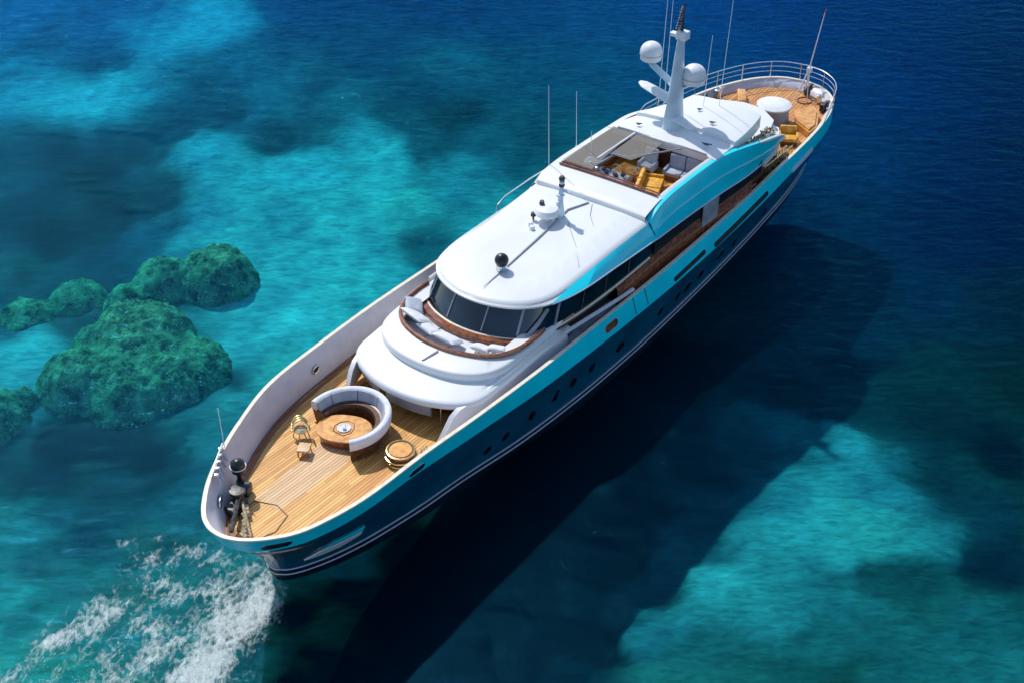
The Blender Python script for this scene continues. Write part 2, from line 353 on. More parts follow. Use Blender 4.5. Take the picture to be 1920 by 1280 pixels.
def slot(a, b, n=8): return [(a - b + b * cos(-pi / 2 + pi * k / n), b * sin(-pi / 2 + pi * k / n)) for k in range(n + 1)] + [(-a + b + b * cos(pi / 2 + pi * k / n), b * sin(pi / 2 + pi * k / n)) for k in range(n + 1)]
PORTS = [(-9.0, 1.85), (-10.1, 1.9), (-11.8, 1.95), (-13.4, 2.0), (-14.65, 2.0), (-16.0, 2.0), (-18.2, 1.85), (-21.6, 1.9), (-23.2, 1.85), (-24.2, 1.85), (-25.5, 1.85), (-27.6, 1.9), (-29.2, 1.8), (-33, 1.7), (-36, 1.7)]
for side in (1, -1):
    for i, (x, z) in enumerate(PORTS):
        a, b = (.23, .24) if i not in (6, 9, 10, 11) else (.34, .24)
        if i == 3: poly = [(.3, -.18), (-.12, -.3), (-.28, .25), (-.08, .33)]; rim = [(q[0] * 1.25, q[1] * 1.25) for q in poly]
        else: poly = ell(a, b); rim = ell(a + .05, b + .05)
        mb = MB(); plate(mb, x, z, rim, .012, side); fr = build("porthole", mb, M['navy'] if i % 2 else M['greyd'], hull)
        mb = MB(); plate(mb, x, z, poly, .02, side); build("porthole_glass", mb, M['hullglass'], hull)
    # anchor pocket
    mb = MB(); plate(mb, -1.15, 2.28, [(1.15, -.62), (.82, -.1), (.3, .5), (-.95, .62), (-1.05, .1), (-.1, -.62)], .015, side); build("anchor_pocket_frame", mb, M['antifoul'], hull)
    mb = MB(); plate(mb, -1.15, 2.28, [(.62, .02), (.3, .45), (-.9, .55), (-.9, .22)], .05, side); build("anchor_pocket_lining", mb, M['turq'], hull)
    mb = MB(); plate(mb, -1.15, 2.28, [(1.0, -.55), (.66, -.03), (-.9, .16), (-.95, -.1), (-.3, -.5)], .07, side); build("anchor_plate", mb, M['white'], hull)
    # bulwark slots
    for (x, zo, a, b) in ((-17.3, -.48, .48, .16), (-24.1, -.66, 1.55, .11), (-29.6, -.66, 3.1, .13)):
        mb = MB(); plate(mb, x, zs(x) + zo, slot(a + .06, b + .05, 8), .012, side); build("freeing_port_frame", mb, M['turq'] if a > 1 else M['seam'], bul)
        mb = MB(); plate(mb, x, zs(x) + zo, slot(a, b, 8), .03, side); build("freeing_port", mb, M['black'] if a > 1 else M['darkwood'], bul)
    for (x, zo) in ((1.75, -.5), (-4.55, -.62)):
        if side == -1: continue
        mb = MB(); plate(mb, x, zs(x) + zo, slot(.42, .17), .03, side); build("fairlead", mb, M['chrome'], bul)
        mb = MB(); plate(mb, x, zs(x) + zo, slot(.3, .09), .045, side); build("fairlead_opening", mb, M['black'], bul)
    for x in (-19.2, -20.2):
        mb = MB(); plate(mb, x, zs(x) - .4, [(.025, -.42), (.025, .36), (-.025, .36), (-.025, -.42)], .012, side); build("boarding_gate_seam", mb, M['greyd'], bul)
LBV = __import__('mathutils.bvhtree').bvhtree.BVHTree.FromPolygons([v.co.copy() for v in lining.data.vertices], [list(f.vertices) for f in lining.data.polygons])
# oval hawse holes on the inside of the starboard bulwark
for x, z_, a in ((1.15, .45, .26), (-7.3, -.2, .16)):
    h_ = [LBV.ray_cast(Vector((x + k, cc(x), lz(.45)(x))), Vector((0, -1, 0)))[0] for k in (0, -.1)]
    p, q = h_; d = (q - p).normalized(); nn = Vector((-d.y, d.x, 0)); nn = nn if nn.y > 0 else -nn; a *= 1.25
    mb = MB(); mb.tube([p + d * a * cos(k * pi / 8) + Vector((0, 0, .16 * sin(k * pi / 8))) + nn * .05 for k in range(16)], .035, 6, closed=True); build("hawse_ring", mb, M['chrome'], bul)
    mb = MB(); mb.add([p + d * a * cos(k * pi / 8) + Vector((0, 0, .16 * sin(k * pi / 8))) + nn * .045 for k in range(16)], [tuple(range(16))]); build("hawse_hole", mb, M['black'], bul)

# bow fittings against the starboard bulwark
wl = MB(); wl.lathe([(.34, 0), (.34, .12), (.2, .2), (.2, .55), (.3, .62), (.3, .74), (0, .78)], (.35, -1.15, dz(.3))); wl.box((.75, -.95, dz(.7) + .18), (.7, .5, .36), bev=.05)
wl.box((-.2, -1.45, dz(0) + .22), (.5, .55, .44), rz=.4, bev=.06)
wind = build("anchor_windlass", wl, M['greyd'], yacht)
for a, b in (((.2, -1.2, 4.1), (1.95, .1, 4.2)), ((.5, -.8, 4.0), (1.6, .7, 4.0))):
    mb = MB(); P = [Vector(a).lerp(Vector(b), k / 14) + Vector((0, 0, .03 * sin(k * 2.1))) for k in range(15)]; mb.tube(P, .09 if a[0] < .3 else .055, 8); build("anchor_chain_pipe", mb, M['greyd'] if a[0] < .3 else M['rope'], wind)
mb = MB()
for k in range(9): mb.box((.5 + .14 * k, -.62 + .12 * k, dz(1) + .16 + .02 * (k % 2)), (.17, .16 + .08 * (k % 3), .2), rz=.6 + .3 * k, bev=.02)
build("chain_stopper", mb, M['rope'], wind)
mb = MB(); mb.lathe([(.16, 0), (.16, .3), (.1, .34), (.1, .7), (.26, .8), (.3, 1.0), (.26, 1.22), (.12, 1.34), (0, 1.36)], (-.28, -1.65, 3.75)); sl_ = build("searchlight", mb, M['black'], yacht)
mb = MB(); mb.tube([(-.28 + .3 * cos(k * pi / 10), -1.65 + .3 * sin(k * pi / 10), 4.78) for k in range(20)], .025, 6, closed=True); build("lamp_ring", mb, M['chrome'], sl_)
mb = MB()
for k in range(5):
    mb.box((-.35 + .28 * k, -2.55 + .23 * k, 5.1), (.14, .2, .2), rz=.6, bev=.03); mb.tube([(-.35 + .28 * k, -2.5 + .23 * k, 5.0), (-.3 + .28 * k, -2.2 + .2 * k, 4.75)], .05, 6)
mb.tube([(-.6, -2.7, 5.16), (.3, -2.15, 5.2), (.95, -1.75, 5.14)], .04, 6)
build("bow_roller_fittings", mb, M['chrome'], yacht)
mb = MB(); mb.tube([(-.6, -2.62, 5.0), (-.62, -2.64, 6.9)], .016, 6); build("jackstaff", mb, M['radome'], yacht)
# ------------------------------------------------------------ deckhouse under and before the wheelhouse
H1 = [(-7.45, 0), (-7.52, .9), (-7.75, 1.75), (-8.2, 2.6), (-8.9, 3.15), (-10.2, 3.3), (-12.5, 3.38), (-15.2, 3.4)]
c1 = lambda x: hermite([(-16, .2), (-12, .12), (-7, .08)], x)
TT = ts(72)
mb = MB()
B0 = Curve(H1); B1 = Curve(inset(H1, -.04)); B2 = Curve(inset(H1, .08)); B3 = Curve(inset(H1, .35)); B4 = Curve(inset(H1, .9))
C0 = [(-8.95, 0), (-9.03, 1.0), (-9.3, 1.9), (-9.85, 2.65), (-10.7, 3.08), (-12.2, 3.2), (-15.2, 3.25)]
K0 = Curve(C0); K1 = Curve(inset(C0, .04)); K2 = Curve(inset(C0, .14))
loft(mb, [(Curve(inset(H1, .6)), c1, 4.2), (B0, c1, 4.16), (B1, c1, 4.2), (B1, c1, 4.33), (B0, c1, 4.41), (Curve(inset(H1, .05)), c1, 4.45), (Curve(inset(H1, .16)), c1, 4.48), (B3, c1, 4.505), (K0, c1, 4.60)], TT)
dh = build("deckhouse", mb, M['white'], yacht, ang=50)
RIM = [(-10.12, 0), (-10.2, .9), (-10.55, 1.9), (-11.1, 2.6), (-11.9, 3.0), (-12.9, 3.12), (-13.6, 3.1)]
RC = Curve(RIM)
mb = MB()
loft(mb, [(K0, c1, 4.55), (K0, c1, 4.88), (K1, c1, 4.93), (K2, c1, 4.96), (Curve(inset(C0, .8)), c1, 5.02)], TT)
NR = 72
rowA = [Curve(inset(C0, .8)).at(t, c1, 5.02) for t in TT]
rowB = [RC.at(t * (1 if abs(t) < 1 else 1), c1, 5.06) for t in TT]
mb.grid([rowA, rowB])
loft(mb, [(RC, c1, 5.06), (Curve(inset(RIM, .05)), c1, 4.98), (Curve(inset(RIM, .12)), c1, 4.55)], TT)
build("upper_coaming", mb, M['white'], dh, ang=50)
mb = MB(); mb.tube([RC.at(t, c1, 5.1) for t in TT], .1, 8); rim = build("coaming_handrail", mb, M['varnish'], dh); tag(rim, "curved varnished wooden rim")
mb = MB(); mb.tube([(-9.15, .25, 4.99), (-9.9, .45, 5.07)], .02, 6); mb.tube([(-9.1, .2, 4.985), (-9.95, .42, 5.075)], .03, 4); build("coaming_seam", mb, M['seam'], dh)
# lounge inside the coaming
mb = MB(); SE = Curve(inset(RIM, .14)); SI = [(-11.62, 0), (-11.7, .9), (-12.0, 1.8), (-12.5, 2.45), (-13.2, 2.8), (-13.6, 2.9)]
SIc = Curve(SI)
loft(mb, [(SE, c1, 4.5), (SE, c1, 4.66), (SIc, c1, 4.7), (SIc, c1, 4.4)], TT); build("lounge_seat", mb, M['cushion'], dh)
mb = MB()
for t in (-.8, -.5, -.22, .05, .3, .55, .8):
    a = SE.at(t, c1, 4.685); b = SIc.at(t * .98, c1, 4.72); mb.tube([a, a.lerp(b, .5) + Vector((0, 0, .01)), b], .02, 5)
build("cushion_seam", mb, M['seam'], dh)
mb = MB(); LE = [(-11.6, 0), (-11.7, .95), (-12.05, 1.95), (-12.6, 2.6), (-13.3, 2.95), (-14.6, 3.2), (-15.6, 3.3)]
GB = [(-12.0, 0), (-12.1, .95), (-12.45, 1.95), (-12.95, 2.62), (-13.7, 3.0), (-15.5, 3.28), (-18, 3.42), (-22, 3.5), (-26, 3.52), (-29.5, 3.5)]
loft(mb, [(Curve(LE), c1, 4.5), (Curve(inset(LE, -.05)), c1, 4.82), (Curve(LE), c1, 4.9), (Curve(inset(LE, .5)), c1, 4.9)], TT)
build("window_ledge", mb, M['varnish'], dh)
# recessed front under the brow, side screens with raked front legs
mb = MB(); W1 = [(-8.7, 0), (-8.75, .9), (-8.95, 1.7), (-9.3, 2.5), (-9.6, 3.0), (-12, 3.15), (-15.2, 3.25)]
loft(mb, [(Curve(W1), c1, 3.0), (Curve(inset(W1, -.15)), c1, 4.25)], TT); build("recess_wall", mb, M['darkwood'], dh)
for (ta, tb, dx, dzz) in ((-.44, -.3, 0, .1), (-.29, -.1, 0, .12), (-.06, .16, .05, .28)):
    mb = MB(); cu = Curve(inset(H1, .05)); c_ = Curve(inset(H1, .12))
    tA = ts(8, ta, tb); mb.grid([[cu.at(t, c1, 4.19) for t in tA], [c_.at(t, c1, 3.78 - dzz * .7) for t in tA], [c_.at(t, c1, 3.72 - dzz * .7) - Vector((.06, 0, 0)) for t in tA], [cu.at(t, c1, 4.1) - Vector((.1, 0, 0)) for t in tA]])
    build("folding_shutter", mb, M['grey'], dh)
mb = MB(); mb.tube([(-7.9, 2.05, 3.1), (-7.95, 2.05, 4.2)], .03, 6); build("recess_pillar", mb, M['chrome'], dh)
for s in (-1, 1):
    mb = MB(); rows = []
    prof = [(-7.05, 3.1, 3.12), (-7.55, 3.9, 3.0), (-7.95, 4.3, 3.0), (-8.5, 4.52, 3.05)]
    # outline in (x,z), going round the screen
    xs_ = [(-7.1, 3.12), (-7.35, 3.5), (-7.75, 4.1), (-8.1, 4.33), (-9.2, 4.45), (-11, 4.6), (-13, 4.72), (-14.3, 4.72), (-14.75, 4.55), (-14.9, 4.1)]
    lo_ = [(-7.5, 3.1), (-8.0, 3.12), (-8.5, 3.2), (-9.0, 3.35), (-9.9, 3.15), (-11.3, 3.05), (-13, 3.05), (-14.3, 3.05), (-14.75, 3.05), (-14.9, 3.05)]
    def yw(x, z): return hermite([(-15, 3.48), (-12, 3.3), (-9.5, 3.12), (-8, 2.82), (-7, 2.5)], x) + (z - 3.1) * (-.05)
    for d in (0, .22):
        rows.append([(a[0], s * (yw(*a) + .05 - d) + c1(a[0]), a[1]) for a in xs_]); rows.append([(b[0], s * (yw(*b) + .12 - d) + c1(b[0]), b[1]) for b in lo_])
    A, B, C, D = rows; mb.grid([B, A, C, D, B])
    mb.add([A[0], B[0], D[0], C[0]], [(0, 1, 2, 3)]); mb.add([A[-1], B[-1], D[-1], C[-1]], [(0, 1, 2, 3)])
    build("side_screen", mb, M['white'], dh, ang=40)
    # low blue-grey wing platforms abaft the screens
    mb = MB(); mb.grid([[(x, s * y + c1(x), z) for y, z in ((3.3, 3.95), (3.68, 3.95), (3.72, 3.85), (3.72, 3.1))] for x in (-14.9, -15.8, -16.7, -17.6, -18.5)])
    mb.grid([[(-14.9, s * y + .2, z) for y in (3.3, 3.72)] for z in (3.95, 3.1)]); mb.grid([[(-18.5, s * y + .2, z) for y in (3.3, 3.72)] for z in (3.95, 3.1)])
    build("wing_platform", mb, M['grey'], dh)
    mb = MB(); mb.tube([(-14.3, s * 3.62 + .2, 4.72), (-16, s * 3.75 + .2, 4.55), (-18.2, s * 3.95 + .2, 4.35), (-19.5, s * 4.0 + .2, 4.2)], .09, 8); build("wing_handrail", mb, M['whitein'], dh)
# ------------------------------------------------------------ wheelhouse glazing
cw = lambda x: hermite([(-30, .32), (-22, .3), (-16, .25), (-12, .12)], x)
GT = [(-12.75, 0), (-12.85, .95), (-13.2, 1.9), (-13.7, 2.5), (-14.4, 2.85), (-16, 3.1), (-18.3, 3.22), (-22, 3.3), (-26, 3.3), (-29.5, 3.3)]
GBc, GTc = Curve(GB), Curve(GT)
zb = lambda x: hermite([(-30, 4.6), (-20, 4.62), (-15, 4.78), (-12, 4.88)], x)
zt_ = lambda x: hermite([(-30, 5.2), (-22, 5.48), (-18, 5.76), (-14.5, 5.96), (-12, 6.0)], x)
wh = MB(); loft(wh, [(Curve(inset(GB, .12)), cw, 3.0), (Curve(inset(GB, .12)), cw, zb), (Curve(inset(GT, .12)), cw, lambda x: zt_(x) - .05)], TT)
house = build("wheelhouse", wh, M['black'], yacht)
cuts = [-1, -.87, -.74, -.62, -.5, -.4, -.315, -.235, -.16, -.085, -.0, .085, .16, .235, .315, .4, .5, .62, .74, .87, 1]
cuts = [-1, -.87, -.74, -.62, -.5, -.4, -.31, -.215, -.13, -.045, .045, .125, .22, .31, .4, .5, .62, .74, .87, 1]
for a, b in zip(cuts, cuts[1:]):
    mb = MB(); tA = ts(5, a, b); loft(mb, [(GBc, cw, lambda x: zb(x) - (.0 if x > -15 else .1)), (GTc, cw, zt_)], tA); build("window_pane", mb, M['glass'], house)
for t in cuts[1:-1]:
    if abs(t) > .52: continue
    w_ = .06; p = GBc.at(t, cw, zb(GBc.at(t).x)); q = GTc.at(t, cw, zt_); o_ = Vector((.03, .03 * (1 if t > 0 else -1), 0))
    wm = 'seam' if abs(t) < .2 else 'greyd'
    if t == cuts[-9] or t == .22: w_ = .1; wm = 'grey'
    mb = MB(); k = (p - q) * .25; mb.tube([p + o_ - (p - q) * .12, q + o_], w_ * .55, 5); build("window_mullion", mb, M[wm], house)
mb = MB(); mb.tube([(-12.78, 2.86, 4.92), (-13.5, 3.02, 5.36), (-14.15, 3.08, 5.78)], [.11, .1, .085], 8); build('corner_pillar', mb, M['grey'], house)
mb = MB(); mb.tube([GBc.at(t, cw, lambda x: zb(x) + .0) + Vector((.05, 0, 0)) for t in ts(72, -.6, .6)], .06, 8); build("window_sill", mb, M['cream'], house)
mb = MB(); mb.tube([GBc.at(t, cw, lambda x: zb(x) - .1) + Vector((.14, 0, 0)) for t in ts(72, -.5, .5)], .06, 8); build("sill_trim", mb, M['darkwood'], house)
# ------------------------------------------------------------ wheelhouse roof (front) and its turquoise side fascias
cu = lambda x: hermite([(-37, 1.9), (-33, 1.55), (-31, 1.2), (-28, .8), (-24, .35), (-22, .28), (-16, .22), (-12, .1)], x)
RL = [(-12.5, 0), (-12.62, .95), (-13.0, 1.9), (-13.6, 2.6), (-14.4, 3.05), (-16, 3.38), (-18.5, 3.5), (-22.0, 3.62)]
RT = [(-12.6, 0), (-12.72, .93), (-13.1, 1.83), (-13.72, 2.5), (-14.65, 2.9), (-16, 2.98), (-19, 3.04), (-22.0, 3.16)]
LZ = [(-35, 4.75), (-33, 4.9), (-31.5, 5.0), (-28, 5.2), (-22, 5.45), (-18, 5.74), (-14, 5.98), (-12, 6.03)]
lz_ = lambda x: hermite(LZ, x)
SH = Curve(RT); S1 = Curve(inset(RT, .07)); S2 = Curve(inset(RT, .25)); S3 = Curve([(x - 1.3 * (1 - (-12.6 - x) / 9.4), y * .6) for x, y in RT]); LP = Curve(RL); LU = Curve(inset(RL, .7))
tF = LP.t_at_x(-14.3)
mb = MB()
loft(mb, [(SH, cu, 6.13), (S1, cu, 6.2), (S2, cu, 6.25), (S3, cu, 6.32)], TT)
fill(mb, S3, cu, 6.32, [i / 60 for i in range(61)], 0, 2)
tG = LP.t_at_x(-15.9); band = [(LU, lambda x: lz_(x) - .02, tF), (LP, lz_, tF), (LP, lambda x: lz_(x) + .07, tF), (SH, lambda x: 6.13, tG)]
mb.grid([[cv.at(t, cu, z) for t in ts(40, -tb, tb)] for cv, z, tb in band])
roof = build("wheelhouse_roof", mb, M['white'], yacht, ang=50)
for s in (1, -1):
    mb = MB(); Ts_ = [s * (tF + (1 - tF) * k / 40) for k in range(41)]
    mb.grid([[cv.at(s * (tb + (1 - tb) * k / 40), cu, z) for k in range(41)] for cv, z, tb in band])
    fa = build("roof_fascia", mb, M['turq' if s > 0 else 'white'], roof, ang=60); tag(fa, "turquoise side of the wheelhouse roof" if s > 0 else None)
    mb = MB(); mb.tube([LP.at(t, cu, lambda x: lz_(x) + .02) + Vector((0, .02 * s, 0)) for t in Ts_], .035, 6); build("fascia_edge", mb, M['stripe'], roof)
mb = MB(); mb.tube([(-13.25, .35, 6.34), (-15, .3, 6.35), (-18, .12, 6.36), (-20.6, -.1, 6.36), (-21.7, .35, 6.36)], [.012, .04, .05, .05, .04], 6); build("roof_ridge", mb, M['seam'], roof)
for P in ([(-19.7, .5, 6.34), (-18.2, 1.9, 6.31), (-16.95, 2.85, 6.26)], [(-21.7, .55, 6.34), (-20.8, 1.0, 6.34), (-18.6, 3.0, 6.24)]):
    mb = MB(); mb.tube(P, .016, 5); build("roof_seam", mb, M['seam'], roof)
# aft upper block: fascias running aft into the pointed tail
UT = [(-35, 2.6), (-34, 2.85), (-33, 3.05), (-32, 3.15), (-30, 3.25), (-28, 3.1), (-24, 3.12), (-22, 3.2)]
UZ = [(-35, 5.15), (-34, 5.75), (-33, 6.15), (-31.6, 6.45), (-30.2, 6.75), (-29, 6.92), (-27.6, 6.95), (-25.5, 6.82), (-23.5, 6.68), (-22.6, 6.52), (-22.0, 6.2)]
UL = [(-35, 3.0), (-34, 3.25), (-31.5, 3.55), (-28, 3.6), (-25, 3.62), (-22, 3.62)]
ut = lambda x: hermite(UT, x); uz = lambda x: hermite(UZ, x); ul = lambda x: hermite(UL, x)
cl = lambda x: hermite([(-37, .9), (-33, .9), (-30, .8), (-27, .55), (-24, .35), (-22, .28)], x)
upper = MB(); xs = [-22 - 13 * i / 52 for i in range(53)]
xt = [x for x in xs]
for s in (1, -1):
    mb = MB(); rows = []
    for x in xt:
        zT, zL = uz(x), lz_(x); zT = max(zT, zL + .1); yT, yL = ut(x), ul(x); cT, cL = (cu(x), cl(x)) if s > 0 else (cu(x), cu(x))
        A = Vector((x, s * yT + cT, zT)); B = Vector((x, s * yL + cL, zL)); out = Vector((0, s, 0))
        m1 = A.lerp(B, .08) + out * .03; m2 = A.lerp(B, .5) + out * .02; m3 = A.lerp(B, .52) + out * .06
        rows.append([A - out * .25 + Vector((0, 0, -.0)), A, m1, m2, m3, B + Vector((0, 0, .07)), B, B - out * .5, A - out * .3 + Vector((0, 0, -.12))])
    mb.grid(rows); mb.add(rows[-1], [tuple(range(9))])
    f2 = build("swept_fascia", mb, M['turq' if s > 0 else 'white'], yacht, ang=40); tag(f2, "swept turquoise side of the upper deck, pointed aft" if s > 0 else "white starboard side of the upper deck")
    mb = MB(); mb.tube([r[4] + Vector((0, .012 * s, .0)) for r in rows[1:44]], .022, 5); build("styling_line", mb, M['stripe'], f2)
    mb = MB(); mb.tube([r[6] + Vector((0, .03 * s, .01)) for r in rows], .035, 6); build("fascia_edge", mb, M['stripe'], f2)
    if s > 0:
        mb = MB(); mb.tube([Vector((x, s * ut(x) + cu(x) + .05, uz(x) + .03)) for x in (-31.2, -31.8, -32.4, -33, -33.6, -34.2)], [.05, .09, .10, .09, .07, .04], 8); build("tail_coaming", mb, M['white'], f2)
# upper deck: coaming ahead of the open cockpit, side strips, hardtop
def yt_(x, s): return s * (ut(x) - .2) + cu(x)
mb = MB(); rows = []
rows.append([(-21.88 + .0, yt_(-22, -1) + (yt_(-22, 1) - yt_(-22, -1)) * j / 10, 6.15) for j in range(11)])
for x, dzv in ((-21.93, -.06), (-22.02, .0), (-22.3, .06), (-22.9, .06), (-23.45, .05)):
    rows.append([(x, yt_(x, -1) + (yt_(x, 1) - yt_(x, -1)) * j / 10, max(uz(x), 6.5) + dzv + .06 * (1 - ((j - 5) / 5) ** 2)) for j in range(11)])
mb.grid(rows); ud = build("upper_deck", mb, M['white'], yacht, ang=40)
WX0, WX1 = -23.5, -27.75
def wy(x, s): return (cu(x) - 2.72) if s < 0 else (cu(x) + 2.72)
for s in (-1, 1):
    mb = MB(); mb.grid([[(x, wy(x, s), uz(x) + .06), (x, (wy(x, s) + yt_(x, s)) / 2, uz(x) + .05), (x, yt_(x, s), uz(x))] for x in [WX0 - (WX0 - WX1) * k / 10 + .04 for k in range(11)]]); build("deck_margin", mb, M['white'], ud)
    mb = MB(); mb.grid([[(x, wy(x, s), uz(x) + .05), (x, wy(x, s) - s * .02, 5.3)] for x in [WX0 - (WX0 - WX1) * k / 10 for k in range(11)]]); build("cockpit_side", mb, M['varnish'], ud)
mb = MB(); mb.grid([[(-23.5, wy(-23.5, -1), z), (-23.5, wy(-23.5, 1), z)] for z in (6.7, 5.3)]); build("cockpit_front", mb, M['varnish'], ud)
mb = MB(); mb.grid([[(-27.75, wy(-27.75, -1), z), (-27.75, wy(-27.75, 1), z)] for z in (6.95, 5.3)]); build("cockpit_back", mb, M['darkwood'], ud)
mb = MB(); mb.grid([[(x, wy(x, -1), 5.6), (x, wy(x, 1), 5.6)] for x in (-23.4, -25, -26.5, -27.8)]); build("cockpit_sole", mb, M['orange'], ud)
mb = MB(); mb.tube([(-23.42, wy(-23.5, -1) + (wy(-23.5, 1) - wy(-23.5, -1)) * k / 12, 6.80 + .05 * sin(pi * k / 12)) for k in range(13)], .055, 6); mb.tube([(-23.6, wy(-23.5, -1) + (wy(-23.5, 1) - wy(-23.5, -1)) * k / 12, 6.82 + .05 * sin(pi * k / 12)) for k in range(13)], .035, 6); build("cockpit_rail", mb, M['varnish'], ud)
# roof glazing over the starboard third and a low windscreen
mb = MB(); P0 = [(-23.65, wy(-23.5, -1), 6.86), (-27.7, wy(-27.7, -1), 7.05), (-27.7, wy(-27.7, -1) + 1.25, 7.08), (-25.2, wy(-25, -1) + 1.5, 6.95), (-23.65, wy(-23.5, -1) + 1.7, 6.88)]
mb.add(P0, [tuple(range(5))]); build("roof_glazing", mb, M['haze_glass'], ud, solid=.02)
mb = MB(); mb.add([(-25.4, -.75, 6.9), (-27.7, -.55, 7.06), (-27.7, .9, 7.04), (-26.5, .85, 6.9), (-25.6, .3, 6.8)], [(0, 1, 2, 3, 4)]); build("roof_glazing", mb, M['haze_glass'], ud, solid=.02)
mb = MB(); mb.tube([(-24.6, -1.0, 6.93), (-27.75, -.68, 7.08)], .06, 6); build("glazing_bar", mb, M['radome'], ud)
mb = MB(); mb.tube([(-27.7, wy(-27.7, -1) + k * .5 + .25, 7.1 + .015 * sin(k)) for k in range(11)], .05, 6); mb.tube([(-25.4, -.75, 6.92), (-25.8, .1, 6.82), (-26.5, .85, 6.9), (-27.7, 2.0, 7.04)], .04, 6); build("glazing_bar", mb, M['grey'], ud)
# hardtop
def hsurf(x0, x1, dzv, n=14):
    rows = []
    for k in range(n + 1):
        x = x0 + (x1 - x0) * k / n
        yA, yB = hl(x), hr(x); rows.append([(x + hb(x) * (1 - ((j - 6) / 6) ** 2), yA + (yB - yA) * j / 12, uzh(x) + dzv + .12 * (1 - ((j - 6) / 6) ** 2) - (.05 if j in (0, 12) else 0)) for j in range(13)])
    return rows
def hl(x): return hermite([(-33.3, -.1), (-32.5, -.35), (-31, -1.0), (-29.5, -1.7), (-27.6, wy(-27.6, -1) - .35)], x)
def hr(x): return hermite([(-33.3, 3.55), (-32.4, 3.75), (-30, 3.9), (-29, 3.85), (-27.6, wy(-27.6, 1) + .35)], x)
def hb(x): return 0.0
def uzh(x): return 7.02
r1 = hsurf(-27.65, -29.75, .0, 8); r1 = [[(p[0], p[1], 6.72) for p in r1[0]]] + r1
r2 = hsurf(-29.55, -32.9, .17, 12); r2 = [[(p[0] + .05, p[1], 6.95) for p in r2[0]]] + r2 + [[(p[0] - .04, p[1], 6.4) for p in r2[-1]]]
mb = MB(); mb.grid(r1); mb.grid(r2)
for r in (r1, r2):
    for j in (0, 12): mb.grid([[q[j] for q in r], [(q[j][0], q[j][1] + (.02 if j else -.02), 6.5) for q in r]])
ht = build("hardtop", mb, M['white'], yacht, ang=40)
for (x, y, a) in ((-28.35, -.9, .14), (-28.4, 2.9, .25), (-30.3, 2.2, .16), (-31.2, 1.0, .12)):
    mb = MB(); mb.tube([(x, y - a, 7.24 + (.17 if x < -29.6 else 0)), (x - .1, y + a, 7.24 + (.17 if x < -29.6 else 0))], .03, 5); mb.box((x, y, 7.23 + (.17 if x < -29.6 else 0)), (.14, a, .05), bev=.015); build("deck_fitting", mb, M['greyd'], ht)
# planter strip between hardtop and the tail
mb = MB(); mb.box((-31.9, 3.95, 5.8), (3.7, .6, .5), rz=.02, ry=-.1, bev=.05); pl = build("planter_box", mb, M['darkwood'], yacht)
mb = MB(); mf = MB()
for k in range(620):
    x = -30.1 - 3.6 * R.random(); y = 3.85 + .5 * R.random(); z = 6.38 + .28 * R.random() + (x + 30) * .1; r = .045 + .05 * R.random()
    tgt = mf if R.random() < .45 else mb; a = R.random() * 3; b = R.random() * 3
    m3 = Matrix.Rotation(a, 3, 'X') @ Matrix.Rotation(b, 3, 'Z')
    tgt.add([m3 @ Vector(q) * r + Vector((x, y, z)) for q in ((-1, -.5, 0), (1, -.5, .2), (.6, .9, 0), (-.7, .8, -.2))], [(0, 1, 2, 3)])
build("planting", mb, M['plant'], pl, smooth=False, merge=False); build("blossom", mf, M['flower'], pl, smooth=False, merge=False)
# aft house and sundeck behind the hardtop
mb = MB(); mb.prism([(-29, -2.6), (-29, 3.95), (-33, 4.0), (-35.2, 3.6), (-36.6, 3.0), (-37.0, 1.4), (-36.9, -.3), (-36.2, -1.9), (-34.5, -2.5)], 'z', 2.5, 4.75); ah = build("aft_house", mb, M['darkwood'], yacht, smooth=False)
mb = MB(); pp = [(-31.5, -1.6), (-31.5, 3.3), (-33.5, 3.3), (-35.2, 3.25), (-36.5, 2.9), (-37.4, 1.8), (-37.5, .6), (-37.0, -.7), (-35.5, -1.6)]
mb.prism(pp, 'z', 4.7, 5.1); o_ = build("sundeck", mb, M['white'], ah, smooth=False)
for k, (x, y, a) in enumerate(((-34.1, .4, .1), (-34.3, 1.9, .0), (-35.7, 1.3, -.1))):
    mb = MB(); mb.box((x, y, 5.19), (1.35, 1.3, .18), rz=a, bev=.07); build("sun_pad", mb, M['cushion'], ah)
mb = MB(); mb.prism([(-32.6, 3.3), (-32.6, 4.3), (-34.6, 4.15), (-36.4, 3.3), (-36.5, 2.9)], 'z', 4.45, 4.8); build("deck_edge", mb, M['white'], ah, smooth=False)
mb = MB()
for k in range(26):
    x = -33.0 - 3.2 * R.random(); y = -1.6 + .9 * R.random(); mb.box((x, y, 5.2 + .12 * R.random()), (.3, .25, .22), rz=R.random() * 3, rx=R.random() * .5, bev=.04)
build("folded_covers", mb, M['cushion'], ah)
mb = MB(); mb.box((-36.2, 3.35, 3.7), (.9, .1, 1.6), rz=.3); build("aft_screen", mb, M['grey'], ah)
